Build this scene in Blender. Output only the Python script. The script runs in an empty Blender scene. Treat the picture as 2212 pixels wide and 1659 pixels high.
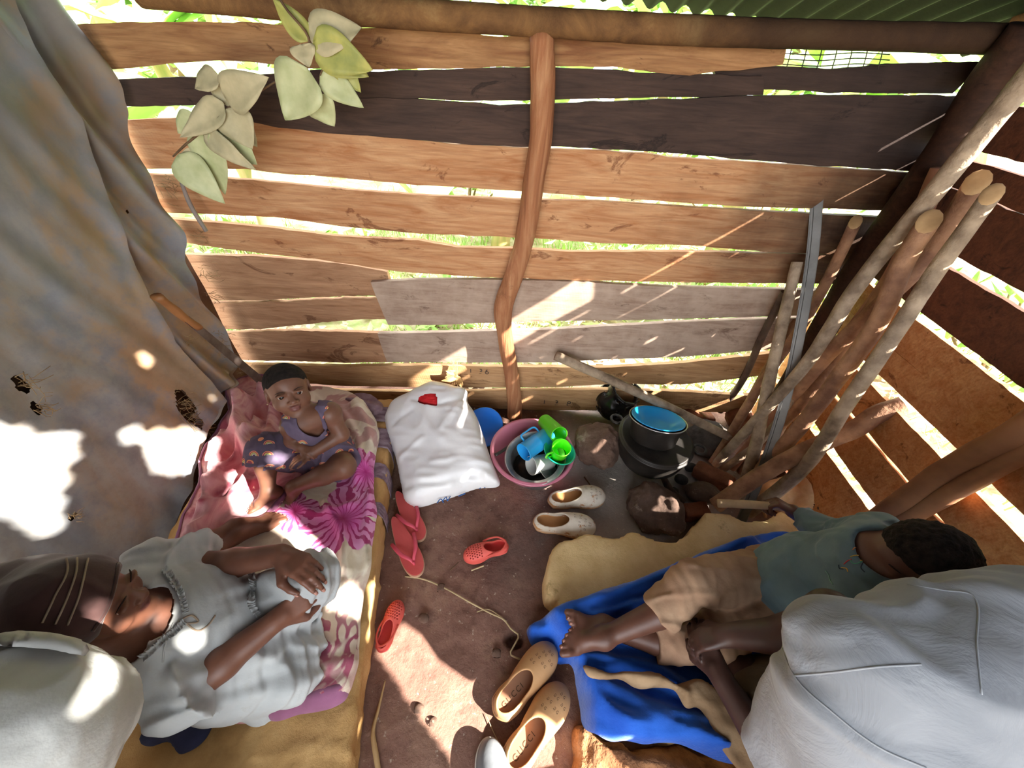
import bpy, math, random
import numpy as np
from mathutils import Vector, Matrix, noise as mnoise
random.seed(7); RNG = np.random.default_rng(7)
SC = bpy.context.scene
# ---------------------------------------------------------------- camera
F_PX, PITCH, ROLL, CAM_H = 830.0, math.radians(42), math.radians(3.8), 1.5
CAM = np.array([0, 0, CAM_H])
FW = np.array([0, math.cos(PITCH), -math.sin(PITCH)])
_r0 = np.array([1.0, 0, 0]); _u0 = np.cross(_r0, FW)
CR = _r0 * math.cos(ROLL) + _u0 * math.sin(ROLL)
CU = -_r0 * math.sin(ROLL) + _u0 * math.cos(ROLL)
cd = bpy.data.cameras.new('camera'); cam = bpy.data.objects.new('camera', cd)
SC.collection.objects.link(cam)
cd.sensor_width = 36; cd.sensor_fit = 'HORIZONTAL'; cd.lens = 36 * F_PX / 2212; cd.clip_start = .02
cam.matrix_world = Matrix(((CR[0], CU[0], -FW[0], 0), (CR[1], CU[1], -FW[1], 0), (CR[2], CU[2], -FW[2], CAM_H), (0, 0, 0, 1)))
SC.camera = cam
# ---------------------------------------------------------------- light
SUN_D = np.array([-1.25, .55, -1.0])
wd = bpy.data.worlds.new('sky'); SC.world = wd; wd.use_nodes = True
_n = wd.node_tree.nodes; _l = wd.node_tree.links
_bg = _n['Background']; _sky = _n.new('ShaderNodeTexSky'); _sky.sky_type = 'HOSEK_WILKIE'
_sky.sun_direction = Vector(-SUN_D).normalized(); _sky.turbidity = 4; _sky.ground_albedo = .4
_mx = _n.new('ShaderNodeMix'); _mx.data_type = 'RGBA'; _mx.inputs[0].default_value = .72
_mx.inputs[7].default_value = (.90, .95, 1.0, 1)
_l.new(_sky.outputs[0], _mx.inputs[6]); _l.new(_mx.outputs[2], _bg.inputs[0])
_bg.inputs[1].default_value = 2.6
sl = bpy.data.lights.new('sun', 'SUN'); sun = bpy.data.objects.new('sun', sl); SC.collection.objects.link(sun)
sl.energy = 9.5; sl.angle = math.radians(.6); sl.color = (1, .95, .86)
sun.rotation_euler = Vector(SUN_D).to_track_quat('-Z', 'Y').to_euler(); sun.location = (6, -3, 7)
SC.view_settings.view_transform = 'Standard'; SC.view_settings.look = 'None'
SC.view_settings.exposure = 1.9; SC.view_settings.gamma = 1; SC.view_settings.use_curve_mapping = False
SC.cycles.max_bounces = 8; SC.cycles.diffuse_bounces = 5; SC.cycles.glossy_bounces = 3
SC.cycles.transparent_max_bounces = 8; SC.cycles.sample_clamp_indirect = 6; SC.cycles.caustics_reflective = False; SC.cycles.caustics_refractive = False
# ---------------------------------------------------------------- pixel rays -> world points on real planes
def ray(x, y): return FW + CR * (x - 1106) / F_PX - CU * (y - 829.5) / F_PX
def PZ(x, y, z=0.0):
    d = ray(x, y); return CAM + d * ((z - CAM_H) / d[2])
def PY(x, y, Y):
    d = ray(x, y); return CAM + d * (Y / d[1])
def PX(x, y, X):
    d = ray(x, y); return CAM + d * (X / d[0])
def PD(x, y, t): return CAM + ray(x, y) * t
# ---------------------------------------------------------------- objects
OR = {}
def tag(o, label=None, cat=None, group=None, kind=None):
    if label: o['label'] = label
    if cat: o['category'] = cat
    if group: o['group'] = group
    if kind: o['kind'] = kind
    return o
def thing(name, loc, label, cat, group=None, kind=None):
    o = bpy.data.objects.new(name, None); SC.collection.objects.link(o)
    o.empty_display_size = .05; o.location = Vector([float(c) for c in loc]); OR[o.name] = np.array(loc, float)
    return tag(o, label, cat, group, kind)
def obj(name, vf, m, parent=None, smooth=True, label=None, cat=None, group=None, kind=None, mids=None, sharp=None, origin=None):
    v, f = vf; v = np.asarray(v, float).reshape(-1, 3)
    if parent is not None: org = OR[parent.name]
    elif origin is not None: org = np.array(origin, float)
    else: org = np.array([v[:, 0].mean(), v[:, 1].mean(), v[:, 2].min()])
    me = bpy.data.meshes.new(name); me.from_pydata((v - org).tolist(), [], [list(map(int, q)) for q in f] if not isinstance(f, list) else f)
    ms = m if isinstance(m, (list, tuple)) else [m]
    for q in ms: me.materials.append(getattr(q, 'm', q))
    if mids is not None: me.polygons.foreach_set('material_index', np.asarray(mids, np.int32))
    me.polygons.foreach_set('use_smooth', np.full(len(me.polygons), bool(smooth)))
    me.validate(); me.update()
    if sharp: me.set_sharp_from_angle(angle=math.radians(sharp))
    o = bpy.data.objects.new(name, me); SC.collection.objects.link(o)
    OR[o.name] = org
    if parent is not None: o.parent = parent
    else: o.location = Vector(org.tolist())
    return tag(o, label, cat, group, kind)
def dup(root, mw, label=None, group=None):
    r = root.copy(); SC.collection.objects.link(r); r.matrix_world = mw
    if label: r['label'] = label
    if group: r['group'] = group
    for ch in list(root.children):
        c = ch.copy(); SC.collection.objects.link(c); c.parent = r
        for g in list(ch.children):
            d = g.copy(); SC.collection.objects.link(d); d.parent = c
    return r
def join(*parts):
    V = []; Fc = []; n = 0
    for v, f in parts:
        v = np.asarray(v, float).reshape(-1, 3); V.append(v); Fc += [[int(i) + n for i in q] for q in f]; n += len(v)
    return np.concatenate(V), Fc
def nz3(p, s=1.0, o=0): return mnoise.noise(Vector((p[0] * s + o, p[1] * s + o * .37, p[2] * s - o * .71)))
# ---------------------------------------------------------------- meshes
def grid(P, closed_u=False, closed_v=False, flip=False):
    P = np.asarray(P, float); nu, nv = P.shape[:2]; Fc = []
    for i in range(nu if closed_u else nu - 1):
        for j in range(nv if closed_v else nv - 1):
            a = i * nv + j; b = ((i + 1) % nu) * nv + j; c = ((i + 1) % nu) * nv + (j + 1) % nv; d = i * nv + (j + 1) % nv
            Fc.append([a, d, c, b] if flip else [a, b, c, d])
    return P.reshape(-1, 3), Fc
def slab(P, off):
    """closed shell: surface grid P (nu,nv,3) given thickness by vector/array off"""
    P = np.asarray(P, float); Q = P + np.asarray(off, float); nu, nv = P.shape[:2]; n = nu * nv
    v1, f1 = grid(P, flip=True); v2, f2 = grid(Q); Fc = f1 + [[i + n for i in q] for q in f2]
    ring = [(i, 0) for i in range(nu)] + [(nu - 1, j) for j in range(1, nv)] + [(i, nv - 1) for i in range(nu - 2, -1, -1)] + [(0, j) for j in range(nv - 2, 0, -1)]
    ids = [i * nv + j for i, j in ring]
    for k in range(len(ids)):
        a, b = ids[k], ids[(k + 1) % len(ids)]; Fc.append([a, b, b + n, a + n])
    return np.concatenate([v1, v2]), Fc
def smooth_path(pts, n):
    pts = np.asarray(pts, float)
    if len(pts) < 3: 
        t = np.linspace(0, 1, n)[:, None]; return pts[0] * (1 - t) + pts[-1] * t
    d = np.r_[0, np.cumsum(np.linalg.norm(np.diff(pts[:, :3], axis=0), axis=1))]; T = np.linspace(0, d[-1], n)
    m = np.gradient(pts, d, axis=0); out = []
    for t in T:
        i = min(max(np.searchsorted(d, t) - 1, 0), len(d) - 2); h = d[i + 1] - d[i]; u = (t - d[i]) / h
        out.append((2*u**3-3*u*u+1)*pts[i] + (u**3-2*u*u+u)*h*m[i] + (-2*u**3+3*u*u)*pts[i+1] + (u**3-u*u)*h*m[i+1])
    return np.array(out)
def frames(path):
    path = np.asarray(path, float); T = np.gradient(path, axis=0); T /= np.linalg.norm(T, axis=1)[:, None] + 1e-12
    up = np.array([0, 0, 1.0]) if abs(T[0][2]) < .9 else np.array([1.0, 0, 0])
    N = []; n = up - T[0] * (up @ T[0]); n /= np.linalg.norm(n)
    for t in T:
        n = n - t * (n @ t); n /= np.linalg.norm(n) + 1e-12; N.append(n.copy())
    N = np.array(N); return T, N, np.cross(T, N)
def tube(path, r, n=10, rough=0, seed=0, cap=True, sx=1, sy=1, segs=None, rs=30):
    """round (or squashed) rod along path with radius r (number or list), optional lumpy bark"""
    pts = np.asarray(path, float)
    rr = np.broadcast_to(np.asarray(r, float), (len(pts),))
    if segs:
        q = smooth_path(np.c_[pts, rr], segs); pts, rr = q[:, :3], q[:, 3]
    T, N, B = frames(pts); V = []
    for k, p in enumerate(pts):
        for j in range(n):
            a = 2 * math.pi * j / n; d = N[k] * math.cos(a) * sx + B[k] * math.sin(a) * sy
            R = rr[k]
            if rough: R *= 1 + rough * nz3(p + d * R, rs, seed)
            V.append(p + d * R)
    m = len(pts); Fc = [[i*n+j, i*n+(j+1) % n, (i+1)*n+(j+1) % n, (i+1)*n+j] for i in range(m-1) for j in range(n)]
    if cap: Fc += [[j for j in range(n)][::-1], [(m-1)*n+j for j in range(n)]]
    return np.array(V), Fc
def lathe(prof, n=40, c=(0, 0, 0), ax=(0, 0, 1), sx=1, sy=1):
    """profile [(r,z)...] turned about axis ax through c"""
    ax = np.array(ax, float); ax /= np.linalg.norm(ax); t = np.array([1.0, 0, 0]) if abs(ax[0]) < .9 else np.array([0, 1.0, 0])
    u = t - ax * (t @ ax); u /= np.linalg.norm(u); w = np.cross(ax, u); c = np.array(c, float)
    V = []; m = len(prof)
    for r, z in prof:
        for j in range(n):
            a = 2*math.pi*j/n; V.append(c + ax*z + u*(math.cos(a)*r*sx) + w*(math.sin(a)*r*sy))
    Fc = [[i*n+j, i*n+(j+1) % n, (i+1)*n+(j+1) % n, (i+1)*n+j] for i in range(m-1) for j in range(n)]
    return np.array(V), Fc
def box(c, s, ax=None):
    c = np.array(c, float); A = np.eye(3) if ax is None else np.array(ax, float)
    V = [c + A[0]*x*s[0]/2 + A[1]*y*s[1]/2 + A[2]*z*s[2]/2 for x in (-1, 1) for y in (-1, 1) for z in (-1, 1)]
    return np.array(V), [[0, 1, 3, 2], [4, 6, 7, 5], [0, 4, 5, 1], [2, 3, 7, 6], [0, 2, 6, 4], [1, 5, 7, 3]]
def board(tops, bots, put, th, n=60, jit=.003, seed=0, back=None):
    """a sawn plank: top and bottom edges as (a,b) polylines, put(a,b,depth)->world"""
    tops = np.array(tops, float); bots = np.array(bots, float)
    a0, a1 = min(tops[0][0], bots[0][0]), max(tops[-1][0], bots[-1][0]); nv = 5; P = []; Q = []
    for i in range(n):
        u = i / (n - 1); row = []; rq = []
        at = tops[0][0] + u*(tops[-1][0]-tops[0][0]); ab = bots[0][0] + u*(bots[-1][0]-bots[0][0])
        zt = np.interp(at, tops[:, 0], tops[:, 1]); zb = np.interp(ab, bots[:, 0], bots[:, 1])
        zt += jit * (nz3((at, 0, seed), 14) + .5*nz3((at, 3, seed), 45)); zb += jit * (nz3((ab, 5, seed), 14) + .5*nz3((ab, 8, seed), 45))
        wv = .004 * nz3((at, 9, seed), 3)
        for j in range(nv):
            s = j/(nv-1); bev = .004 if j in (0, nv-1) else 0
            row.append(put(at*(1-s)+ab*s, zt*(1-s)+zb*s, wv + bev)); rq.append(put(at*(1-s)+ab*s, zt*(1-s)+zb*s, wv+th))
        P.append(row); Q.append(rq)
    P = np.array(P); return slab(P, np.array(Q) - P)
# ---------------------------------------------------------------- distance-field modelling (bodies, clothes, stones)
class SDF:
    def __init__(s, lo, hi, h):
        s.lo = np.array(lo, float); s.h = h; s.n = np.ceil((np.array(hi) - s.lo) / h).astype(int) + 1
        s.F = np.full(s.n, .5, np.float32); s.ax = [(s.lo[i] + h*np.arange(s.n[i])).astype(np.float32) for i in range(3)]
    def _box(s, lo, hi, m):
        a = np.clip(np.floor((np.array(lo) - m - s.lo)/s.h).astype(int), 0, s.n-1); b = np.clip(np.ceil((np.array(hi) + m - s.lo)/s.h).astype(int)+1, 1, s.n)
        sl = tuple(slice(int(x), int(max(x+1, y))) for x, y in zip(a, b)); X, Y, Z = (s.ax[i][sl[i]] for i in range(3))
        return sl, X[:, None, None], Y[None, :, None], Z[None, None, :]
    def _mix(s, sl, d, k, op):
        f = s.F[sl]
        if op == 'cut': f2 = np.maximum(f, -d) if k <= 0 else None
        if op == 'add':
            if k > 0:
                hh = np.clip(.5 + .5*(f-d)/k, 0, 1); f2 = f*(1-hh) + d*hh - k*hh*(1-hh)
            else: f2 = np.minimum(f, d)
        elif op == 'cut' and k > 0:
            d = -d; hh = np.clip(.5 - .5*(f-d)/k, 0, 1); f2 = f*(1-hh) + d*hh + k*hh*(1-hh)
        s.F[sl] = f2
    def cone(s, a, b, ra, rb=None, k=.01, op='add', flat=None, e0=1, e1=1):
        """tapered rod; flat='a','b','ab' cuts ends square"""
        rb = ra if rb is None else rb; a = np.array(a, float); b = np.array(b, float); R = max(ra, rb)
        sl, X, Y, Z = s._box(np.minimum(a, b)-R, np.maximum(a, b)+R, 1.6*k+3*s.h); ba = b-a; L2 = max(ba@ba, 1e-9)
        tr = ((X-a[0])*ba[0] + (Y-a[1])*ba[1] + (Z-a[2])*ba[2]) / L2; t = np.clip(tr, 0, 1)
        d = np.sqrt((X-a[0]-t*ba[0])**2 + (Y-a[1]-t*ba[1])**2 + (Z-a[2]-t*ba[2])**2) - (ra + t*(rb-ra))
        if flat: 
            L = math.sqrt(L2)
            if 'a' in flat: d = np.maximum(d, -tr*L)
            if 'b' in flat: d = np.maximum(d, (tr-1)*L)
        s._mix(sl, d, k, op)
    def chain(s, pts, rs, k=.01, op='add'):
        for i in range(len(pts)-1): s.cone(pts[i], pts[i+1], rs[i], rs[i+1], k, op)
    def ell(s, c, r, A=None, k=.01, op='add'):
        """ellipsoid with half axes r along rows of A"""
        c = np.array(c, float); r = np.array(r, float); A = np.eye(3) if A is None else np.array(A, float)
        e = np.sqrt(((A*r[:, None])**2).sum(0)); sl, X, Y, Z = s._box(c-e, c+e, 1.6*k+3*s.h); X = X-c[0]; Y = Y-c[1]; Z = Z-c[2]
        q = [X*A[i][0]+Y*A[i][1]+Z*A[i][2] for i in range(3)]
        k0 = np.sqrt(sum((q[i]/r[i])**2 for i in range(3))); k1 = np.sqrt(sum((q[i]/r[i]**2)**2 for i in range(3))) + 1e-9
        s._mix(sl, k0*(k0-1)/k1, k, op)
    def rbox(s, c, hs, A=None, rad=.01, k=.01, op='add'):
        c = np.array(c, float); A = np.eye(3) if A is None else np.array(A, float); hs = np.array(hs, float)
        e = np.abs(A*hs[:, None]).sum(0); sl, X, Y, Z = s._box(c-e, c+e, 1.6*k+3*s.h); X = X-c[0]; Y = Y-c[1]; Z = Z-c[2]
        q = [np.abs(X*A[i][0]+Y*A[i][1]+Z*A[i][2]) - hs[i] + rad for i in range(3)]
        d = np.sqrt(sum(np.maximum(x, 0)**2 for x in q)) + np.minimum(np.maximum(np.maximum(q[0], q[1]), q[2]), 0) - rad
        s._mix(sl, d, k, op)
    def half(s, p, n, k=0):
        """keep the side of the plane p opposite to n"""
        n = np.array(n, float); n /= np.linalg.norm(n); X, Y, Z = s.ax
        d = (X[:, None, None]-p[0])*n[0] + (Y[None, :, None]-p[1])*n[1] + (Z[None, None, :]-p[2])*n[2]
        s.F = np.maximum(s.F, d.astype(np.float32))
    def wob(s, fn):
        X, Y, Z = s.ax; m = np.abs(s.F) < .05; I = np.argwhere(m)
        p = np.c_[X[I[:, 0]], Y[I[:, 1]], Z[I[:, 2]]]; s.F[m] += fn(p).astype(np.float32)
    def mesh(s):
        F = s.F; S = F < 0; c = [F[i:F.shape[0]-1+i, j:F.shape[1]-1+j, k:F.shape[2]-1+k] for i in (0, 1) for j in (0, 1) for k in (0, 1)]
        b = [x < 0 for x in c]; alls = b[0].copy(); anys = b[0].copy()
        for x in b[1:]: alls &= x; anys |= x
        act = anys & ~alls; I = np.argwhere(act); idx = np.full(act.shape, -1, np.int64); idx[act] = np.arange(len(I))
        cv = np.stack([x[act] for x in c], 1); off = np.array([(i, j, k) for i in (0, 1) for j in (0, 1) for k in (0, 1)], float)
        acc = np.zeros((len(I), 3)); cnt = np.zeros(len(I))
        for p, q in ((0, 1), (2, 3), (4, 5), (6, 7), (0, 2), (1, 3), (4, 6), (5, 7), (0, 4), (1, 5), (2, 6), (3, 7)):
            a, d = cv[:, p], cv[:, q]; x = (a < 0) != (d < 0); t = np.where(x, a/np.where(x, a-d, 1), 0)
            acc += np.where(x[:, None], off[p] + t[:, None]*(off[q]-off[p]), 0); cnt += x
        V = s.lo + (I + acc/np.maximum(cnt, 1)[:, None])*s.h; Q = []
        for axn in range(3):
            o1, o2 = [(1, 2), (2, 0), (0, 1)][axn]; sa = [slice(None)]*3; sb = [slice(None)]*3
            sa[axn] = slice(0, -1); sb[axn] = slice(1, None); A, B = S[tuple(sa)], S[tuple(sb)]
            for up in (True, False):
                E = np.argwhere((A & ~B) if up else (~A & B))
                E = E[(E[:, o1] > 0) & (E[:, o2] > 0) & (E[:, o1] < S.shape[o1]-1) & (E[:, o2] < S.shape[o2]-1)]
                if not len(E): continue
                def ci(d1, d2):
                    G = E.copy(); G[:, o1] += d1; G[:, o2] += d2; return idx[G[:, 0], G[:, 1], G[:, 2]]
                q = np.stack([ci(-1, -1), ci(0, -1), ci(0, 0), ci(-1, 0)], 1); Q.append(q if up else q[:, ::-1])
        Q = np.concatenate(Q); Q = Q[(Q >= 0).all(1)]
        return V, Q.tolist()
_LAT = RNG.random((32, 32, 32)).astype(np.float32)
def vnoise(p, s=1.0, o=0.0):
    """vectorised value noise in -1..1"""
    q = np.asarray(p, float)*s + o + 100; i = np.floor(q).astype(int); f = q-i; f = f*f*(3-2*f); r = 0
    for a in (0, 1):
        for b in (0, 1):
            for c in (0, 1):
                w = (f[:, 0] if a else 1-f[:, 0])*(f[:, 1] if b else 1-f[:, 1])*(f[:, 2] if c else 1-f[:, 2])
                r = r + w*_LAT[(i[:, 0]+a) % 32, (i[:, 1]+b) % 32, (i[:, 2]+c) % 32]
    return 2*r-1
def ridged(p, s, o=0): return 1-2*np.abs(vnoise(p, s, o))
# ---------------------------------------------------------------- materials
def C(h):
    h = h.lstrip('#'); v = [int(h[i:i+2], 16)/255 for i in (0, 2, 4)]
    return tuple(x/12.92 if x <= .04045 else ((x+.055)/1.055)**2.4 for x in v) + (1,)
class Mat:
    def __init__(s, name, rough=.7, metal=0, spec=.4, coord='Object'):
        s.m = bpy.data.materials.new(name); s.m.use_nodes = True; s.t = s.m.node_tree; s.N = s.t.nodes; s.b = s.N['Principled BSDF']
        s.b.inputs['Roughness'].default_value = rough; s.b.inputs['Metallic'].default_value = metal; s.b.inputs['Specular IOR Level'].default_value = spec
        s.co = s.new('ShaderNodeTexCoord').outputs[coord]; s.col = None
        if coord == 'World': pass
    def new(s, t, **k):
        n = s.N.new(t)
        for a, b in k.items(): setattr(n, a, b)
        return n
    def ln(s, a, b): s.t.links.new(a, b)
    def vec(s, stretch=(1, 1, 1), src=None, loc=(0, 0, 0), rot=(0, 0, 0)):
        m = s.new('ShaderNodeMapping'); m.inputs[3].default_value = stretch; m.inputs[1].default_value = loc; m.inputs[2].default_value = rot; s.ln(src or s.co, m.inputs[0]); return m.outputs[0]
    def noise(s, scale=5, detail=5, rough=.55, dist=0, stretch=None, src=None):
        n = s.new('ShaderNodeTexNoise'); n.inputs['Scale'].default_value = scale; n.inputs['Detail'].default_value = detail
        n.inputs['Roughness'].default_value = rough; n.inputs['Distortion'].default_value = dist
        s.ln(s.vec(stretch, src) if stretch else (src or s.co), n.inputs['Vector']); return n.outputs['Fac']
    def ramp(s, fac, stops, interp='LINEAR'):
        r = s.new('ShaderNodeValToRGB'); e = r.color_ramp.elements; r.color_ramp.interpolation = interp
        while len(e) < len(stops): e.new(.5)
        for q, (p, c) in zip(e, stops): q.position = p; q.color = c if isinstance(c, tuple) else (c, c, c, 1)
        s.ln(fac, r.inputs[0]); return r.outputs[0]
    def mix(s, fac, a, b, mode='MIX'):
        m = s.new('ShaderNodeMix', data_type='RGBA', blend_type=mode)
        for v, i in ((fac, 0), (a, 6), (b, 7)):
            if hasattr(v, 'is_linked'): s.ln(v, m.inputs[i])
            else: m.inputs[i].default_value = v
        return m.outputs[2]
    def math(s, op, a, b=0.0, clamp=False):
        m = s.new('ShaderNodeMath', operation=op, use_clamp=clamp)
        for v, i in ((a, 0), (b, 1)):
            if hasattr(v, 'is_linked'): s.ln(v, m.inputs[i])
            else: m.inputs[i].default_value = v
        return m.outputs[0]
    def xyz(s, src=None):
        x = s.new('ShaderNodeSeparateXYZ'); s.ln(src or s.co, x.inputs[0]); return x.outputs
    def color(s, c):
        s.col = c
        if hasattr(c, 'is_linked'): s.ln(c, s.b.inputs['Base Color'])
        else: s.b.inputs['Base Color'].default_value = c
        return s
    def over(s, mask, c):
        return s.color(s.mix(mask, s.col, c))
    def bump(s, h, st=.3, dist=.01):
        b = s.new('ShaderNodeBump'); b.inputs['Strength'].default_value = st; b.inputs['Distance'].default_value = dist; s.ln(h, b.inputs['Height'])
        if s.b.inputs['Normal'].is_linked: s.ln(s.b.inputs['Normal'].links[0].from_socket, b.inputs['Normal'])
        s.ln(b.outputs[0], s.b.inputs['Normal']); return s
    def put(s, **k):
        for a, v in k.items():
            i = s.b.inputs[a.replace('_', ' ')]
            if hasattr(v, 'is_linked'): s.ln(v, i)
            else: i.default_value = v
        return s
def simple(name, c1, c2=None, scale=8, rough=.7, bump=0, bscale=60, bd=.004, metal=0, spec=.4, detail=5, lo=.35, hi=.65, stretch=None, sheen=0, **k):
    m = Mat(name, rough, metal, spec)
    m.color(C(c1) if c2 is None else m.ramp(m.noise(scale, detail, stretch=stretch), [(lo, C(c1)), (hi, C(c2))]))
    if bump: m.bump(m.noise(bscale, 4, stretch=stretch), bump, bd)
    if sheen: m.put(Sheen_Weight=sheen, Sheen_Roughness=.5)
    m.put(**k); return m
# ================================================================ SETTING
YB, XR, XL = 1.459, 1.29, -1.27
def wood(name, base, pale, stain, soot=None, grime=0.0, saw=.25, gx=None):
    """sawn plank: long grain, knots and stains, hearth soot towards the cooking corner"""
    m = Mat(name, .78, 0, .25)
    g = m.noise(3.2, 8, .62, 1.2, stretch=(1.1, 9, 9)); c = m.ramp(g, [(.28, C(base)), (.72, C(pale))])
    f = m.noise(26, 5, .6, .3, stretch=(.35, 6, 6)); c = m.mix(m.ramp(f, [(.45, 0.0), (.75, .35)]), c, C(stain))
    s = m.noise(4.6, 6, .68, .9, stretch=(1, 2.2, 2.2)); c = m.mix(m.ramp(s, [(.60, 0.0), (.655, .75), (.70, .35)]), c, C(stain))
    if grime: c = m.mix(m.ramp(m.noise(7, 7, .7), [(.42, 0.0), (.60, grime)]), c, C('b7a08e'))
    m.color(c)
    if soot:
        x = m.xyz()[gx or 'X']; n = m.noise(2.6, 5, .6)
        k = m.math('ADD', m.math('MULTIPLY', x, soot[1]), m.math('ADD', m.math('MULTIPLY', n, .9), soot[0])); m.over(m.math('MULTIPLY', k, .94, True) if False else m.ramp(k, [(.35, 0.0), (1.0, .93)]), C('1c1210'))
    w = m.new('ShaderNodeTexWave', wave_type='BANDS', bands_direction='DIAGONAL'); w.inputs['Scale'].default_value = 55; w.inputs['Distortion'].default_value = 3; m.ln(m.vec((1, 1, .25)), w.inputs['Vector'])
    m.bump(f, .35, .003); m.bump(w.outputs['Fac'], saw*.5, .0015)
    return m.m
W_OR = wood('orange_sawn_wood', 'a4683f', 'd2a57a', '6a3a22', (-.62, .95))
W_BR = wood('brown_stained_wood', '7d5234', 'b58a5e', '3a2012', (-.45, .5))
W_CH = wood('charred_wood', '3a2c27', '574238', '1a1311', (-.1, .35), 0, .1)
W_MID = wood('red_brown_wood', '906547', 'bb9270', '5c3a24', (-.75, .6))
W_WEA = wood('weathered_wood', '8a6f5e', 'b39c8a', '5a4032', (-.8, .55), .6, .1)
W_LOW = wood('low_plank_wood', '9c7048', 'c9a176', '5a3a22', (-.75, .62))
W_RT = wood('right_wall_wood', 'a8683a', 'cf9a66', '63361d', None, 0, .3)
W_RTD = wood('right_wall_dark_wood', '4a2a1c', '6d4029', '1f120d', None, 0, .1)
# ---- floor: trodden earth with ash round the hearth
def ground_z(x, y):
    return .010*nz3((x, y, 0), 2.2, 3) + .006*nz3((x, y, 1), 7, 5) + .0025*nz3((x, y, 2), 26, 9)
mf = Mat('trodden_earth', .92, 0, .15)
c = mf.ramp(mf.noise(5, 9, .65), [(.3, C('6e4f45')), (.52, C('8d6a5c')), (.72, C('a5846f'))])
c = mf.mix(mf.ramp(mf.noise(19, 6, .7), [(.52, 0.0), (.68, .55)]), c, C('5b4038'))
px, py, pz = mf.xyz()
def blob(m, cx, cy, r, soft, amp=.35):
    d = m.math('SQRT', m.math('ADD', m.math('POWER', m.math('SUBTRACT', px, cx), 2.0), m.math('POWER', m.math('SUBTRACT', py, cy), 2.0)))
    d = m.math('ADD', d, m.math('MULTIPLY', m.math('SUBTRACT', m.noise(9, 6, .7), .5), amp)); return m.ramp(d, [(r, 1.0), (min(1, r+soft), 0.0)])
c = mf.mix(mf.math('MULTIPLY', blob(mf, .62, 1.08, .30, .28), .8), c, C('9d9791'))
c = mf.mix(mf.math('MULTIPLY', blob(mf, .1, .66, .05, .22), .55), c, C('4a4240'))
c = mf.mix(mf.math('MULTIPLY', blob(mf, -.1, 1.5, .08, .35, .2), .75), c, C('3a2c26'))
c = mf.mix(mf.ramp(mf.noise(60, 3, .6), [(.66, 0.0), (.72, .8)]), c, C('c9b7a4'))
mf.color(c); mf.bump(mf.noise(34, 8, .7), .6, .012); mf.bump(mf.noise(130, 3, .6), .35, .003)
HOLE = PZ(1112, 1382, 0)
def floor_pt(x, y):
    z = ground_z(x, y); r = math.hypot(x-HOLE[0], (y-HOLE[1])*1.25)/.036
    if r < 1.25: z -= .055*(1/(1+math.exp((r-.85)*14)))
    return (x, y, z)
def axis(lo, hi, n, c0, c1, fine):
    a = list(np.linspace(lo, c0, n)) + list(np.arange(c0, c1, fine)) + list(np.linspace(c1, hi, n)); return sorted(set(round(float(v), 5) for v in a))
xs = axis(-1.55, 1.55, 14, -.45, .75, .011); ys = axis(-2.4, 1.62, 22, .0, 1.45, .011)
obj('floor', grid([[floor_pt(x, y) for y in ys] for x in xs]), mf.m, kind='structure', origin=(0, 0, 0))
# ---- yard outside
my = Mat('dry_litter_yard', .95, 0, .1)
c = my.ramp(my.noise(9, 10, .75), [(.3, C('a5836e')), (.5, C('d6bca6')), (.7, C('eadcc8'))]); c = my.mix(my.ramp(my.noise(1.1, 6, .7), [(.47, 0.0), (.6, .75)]), c, C('9dbb62'))
my.color(c); my.bump(my.noise(30, 6, .7), .7, .02)
def yard(x0, x1, y0, y1, n, m): return grid([[(x, y, -.02+.02*nz3((x, y, 4), .8)+.01*nz3((x, y, 7), 4)) for y in np.linspace(y0, y1, m)] for x in np.linspace(x0, x1, n)])
obj('yard_ground', join(yard(-16, 16, 1.6, 18, 60, 50), yard(1.55, 16, -9, 1.6, 40, 40), yard(-16, -1.55, -9, 1.6, 30, 30), yard(-1.55, 1.55, -9, -2.4, 12, 14)), my.m, kind='structure', origin=(0, 0, 0))
# ---- back wall planks (pixel edges are unprojected onto the plane y = YB)
wb = thing('wall_back', (0, YB, 0), 'slatted back wall of mismatched sawn planks with daylight between them', 'wall', kind='structure')
def bplank(top, bot, m, dy=0, th=.024, seed=0, label=None, jit=.003):
    t = [PY(x, y, YB+dy)[[0, 2]] for x, y in top]; b = [PY(x, y, YB+dy)[[0, 2]] for x, y in bot]
    o = obj('plank', board(t, b, lambda a, z, d: (a, YB+dy+d, z), th, 90, jit, seed), m, wb, smooth=True, sharp=35, label=label); return o
bplank([(150,52),(310,47),(420,47),(560,49),(640,55),(760,62),(900,58),(1000,65),(1040,76),(1090,80),(1150,70),(1330,75),(1480,85),(1700,98)],
       [(215,152),(300,145),(390,135),(500,130),(575,138),(640,147),(770,150),(860,150),(985,148),(1150,143),(1330,144),(1400,156),(1480,163),(1600,151),(1692,140)], W_BR, 0, seed=1, label='brown stained plank, topmost of the back wall')
bplank([(230,172),(420,166),(560,162),(690,150),(800,155),(960,150),(1085,146),(1200,146),(1300,150),(1400,158),(1500,160),(1650,166)],
       [(260,231),(400,228),(600,226),(780,214),(900,213),(980,218),(1150,217),(1300,213),(1480,210),(1510,211),(1650,205)], W_CH, .006, seed=2, label='charred plank below the topmost')
bplank([(1540,146),(1700,143),(1800,150),(1910,139),(2125,133)], [(1560,196),(1640,193),(1800,200),(1910,202),(2060,203)], W_CH, .03, seed=3, label='charred short plank at the dark corner')
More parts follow.
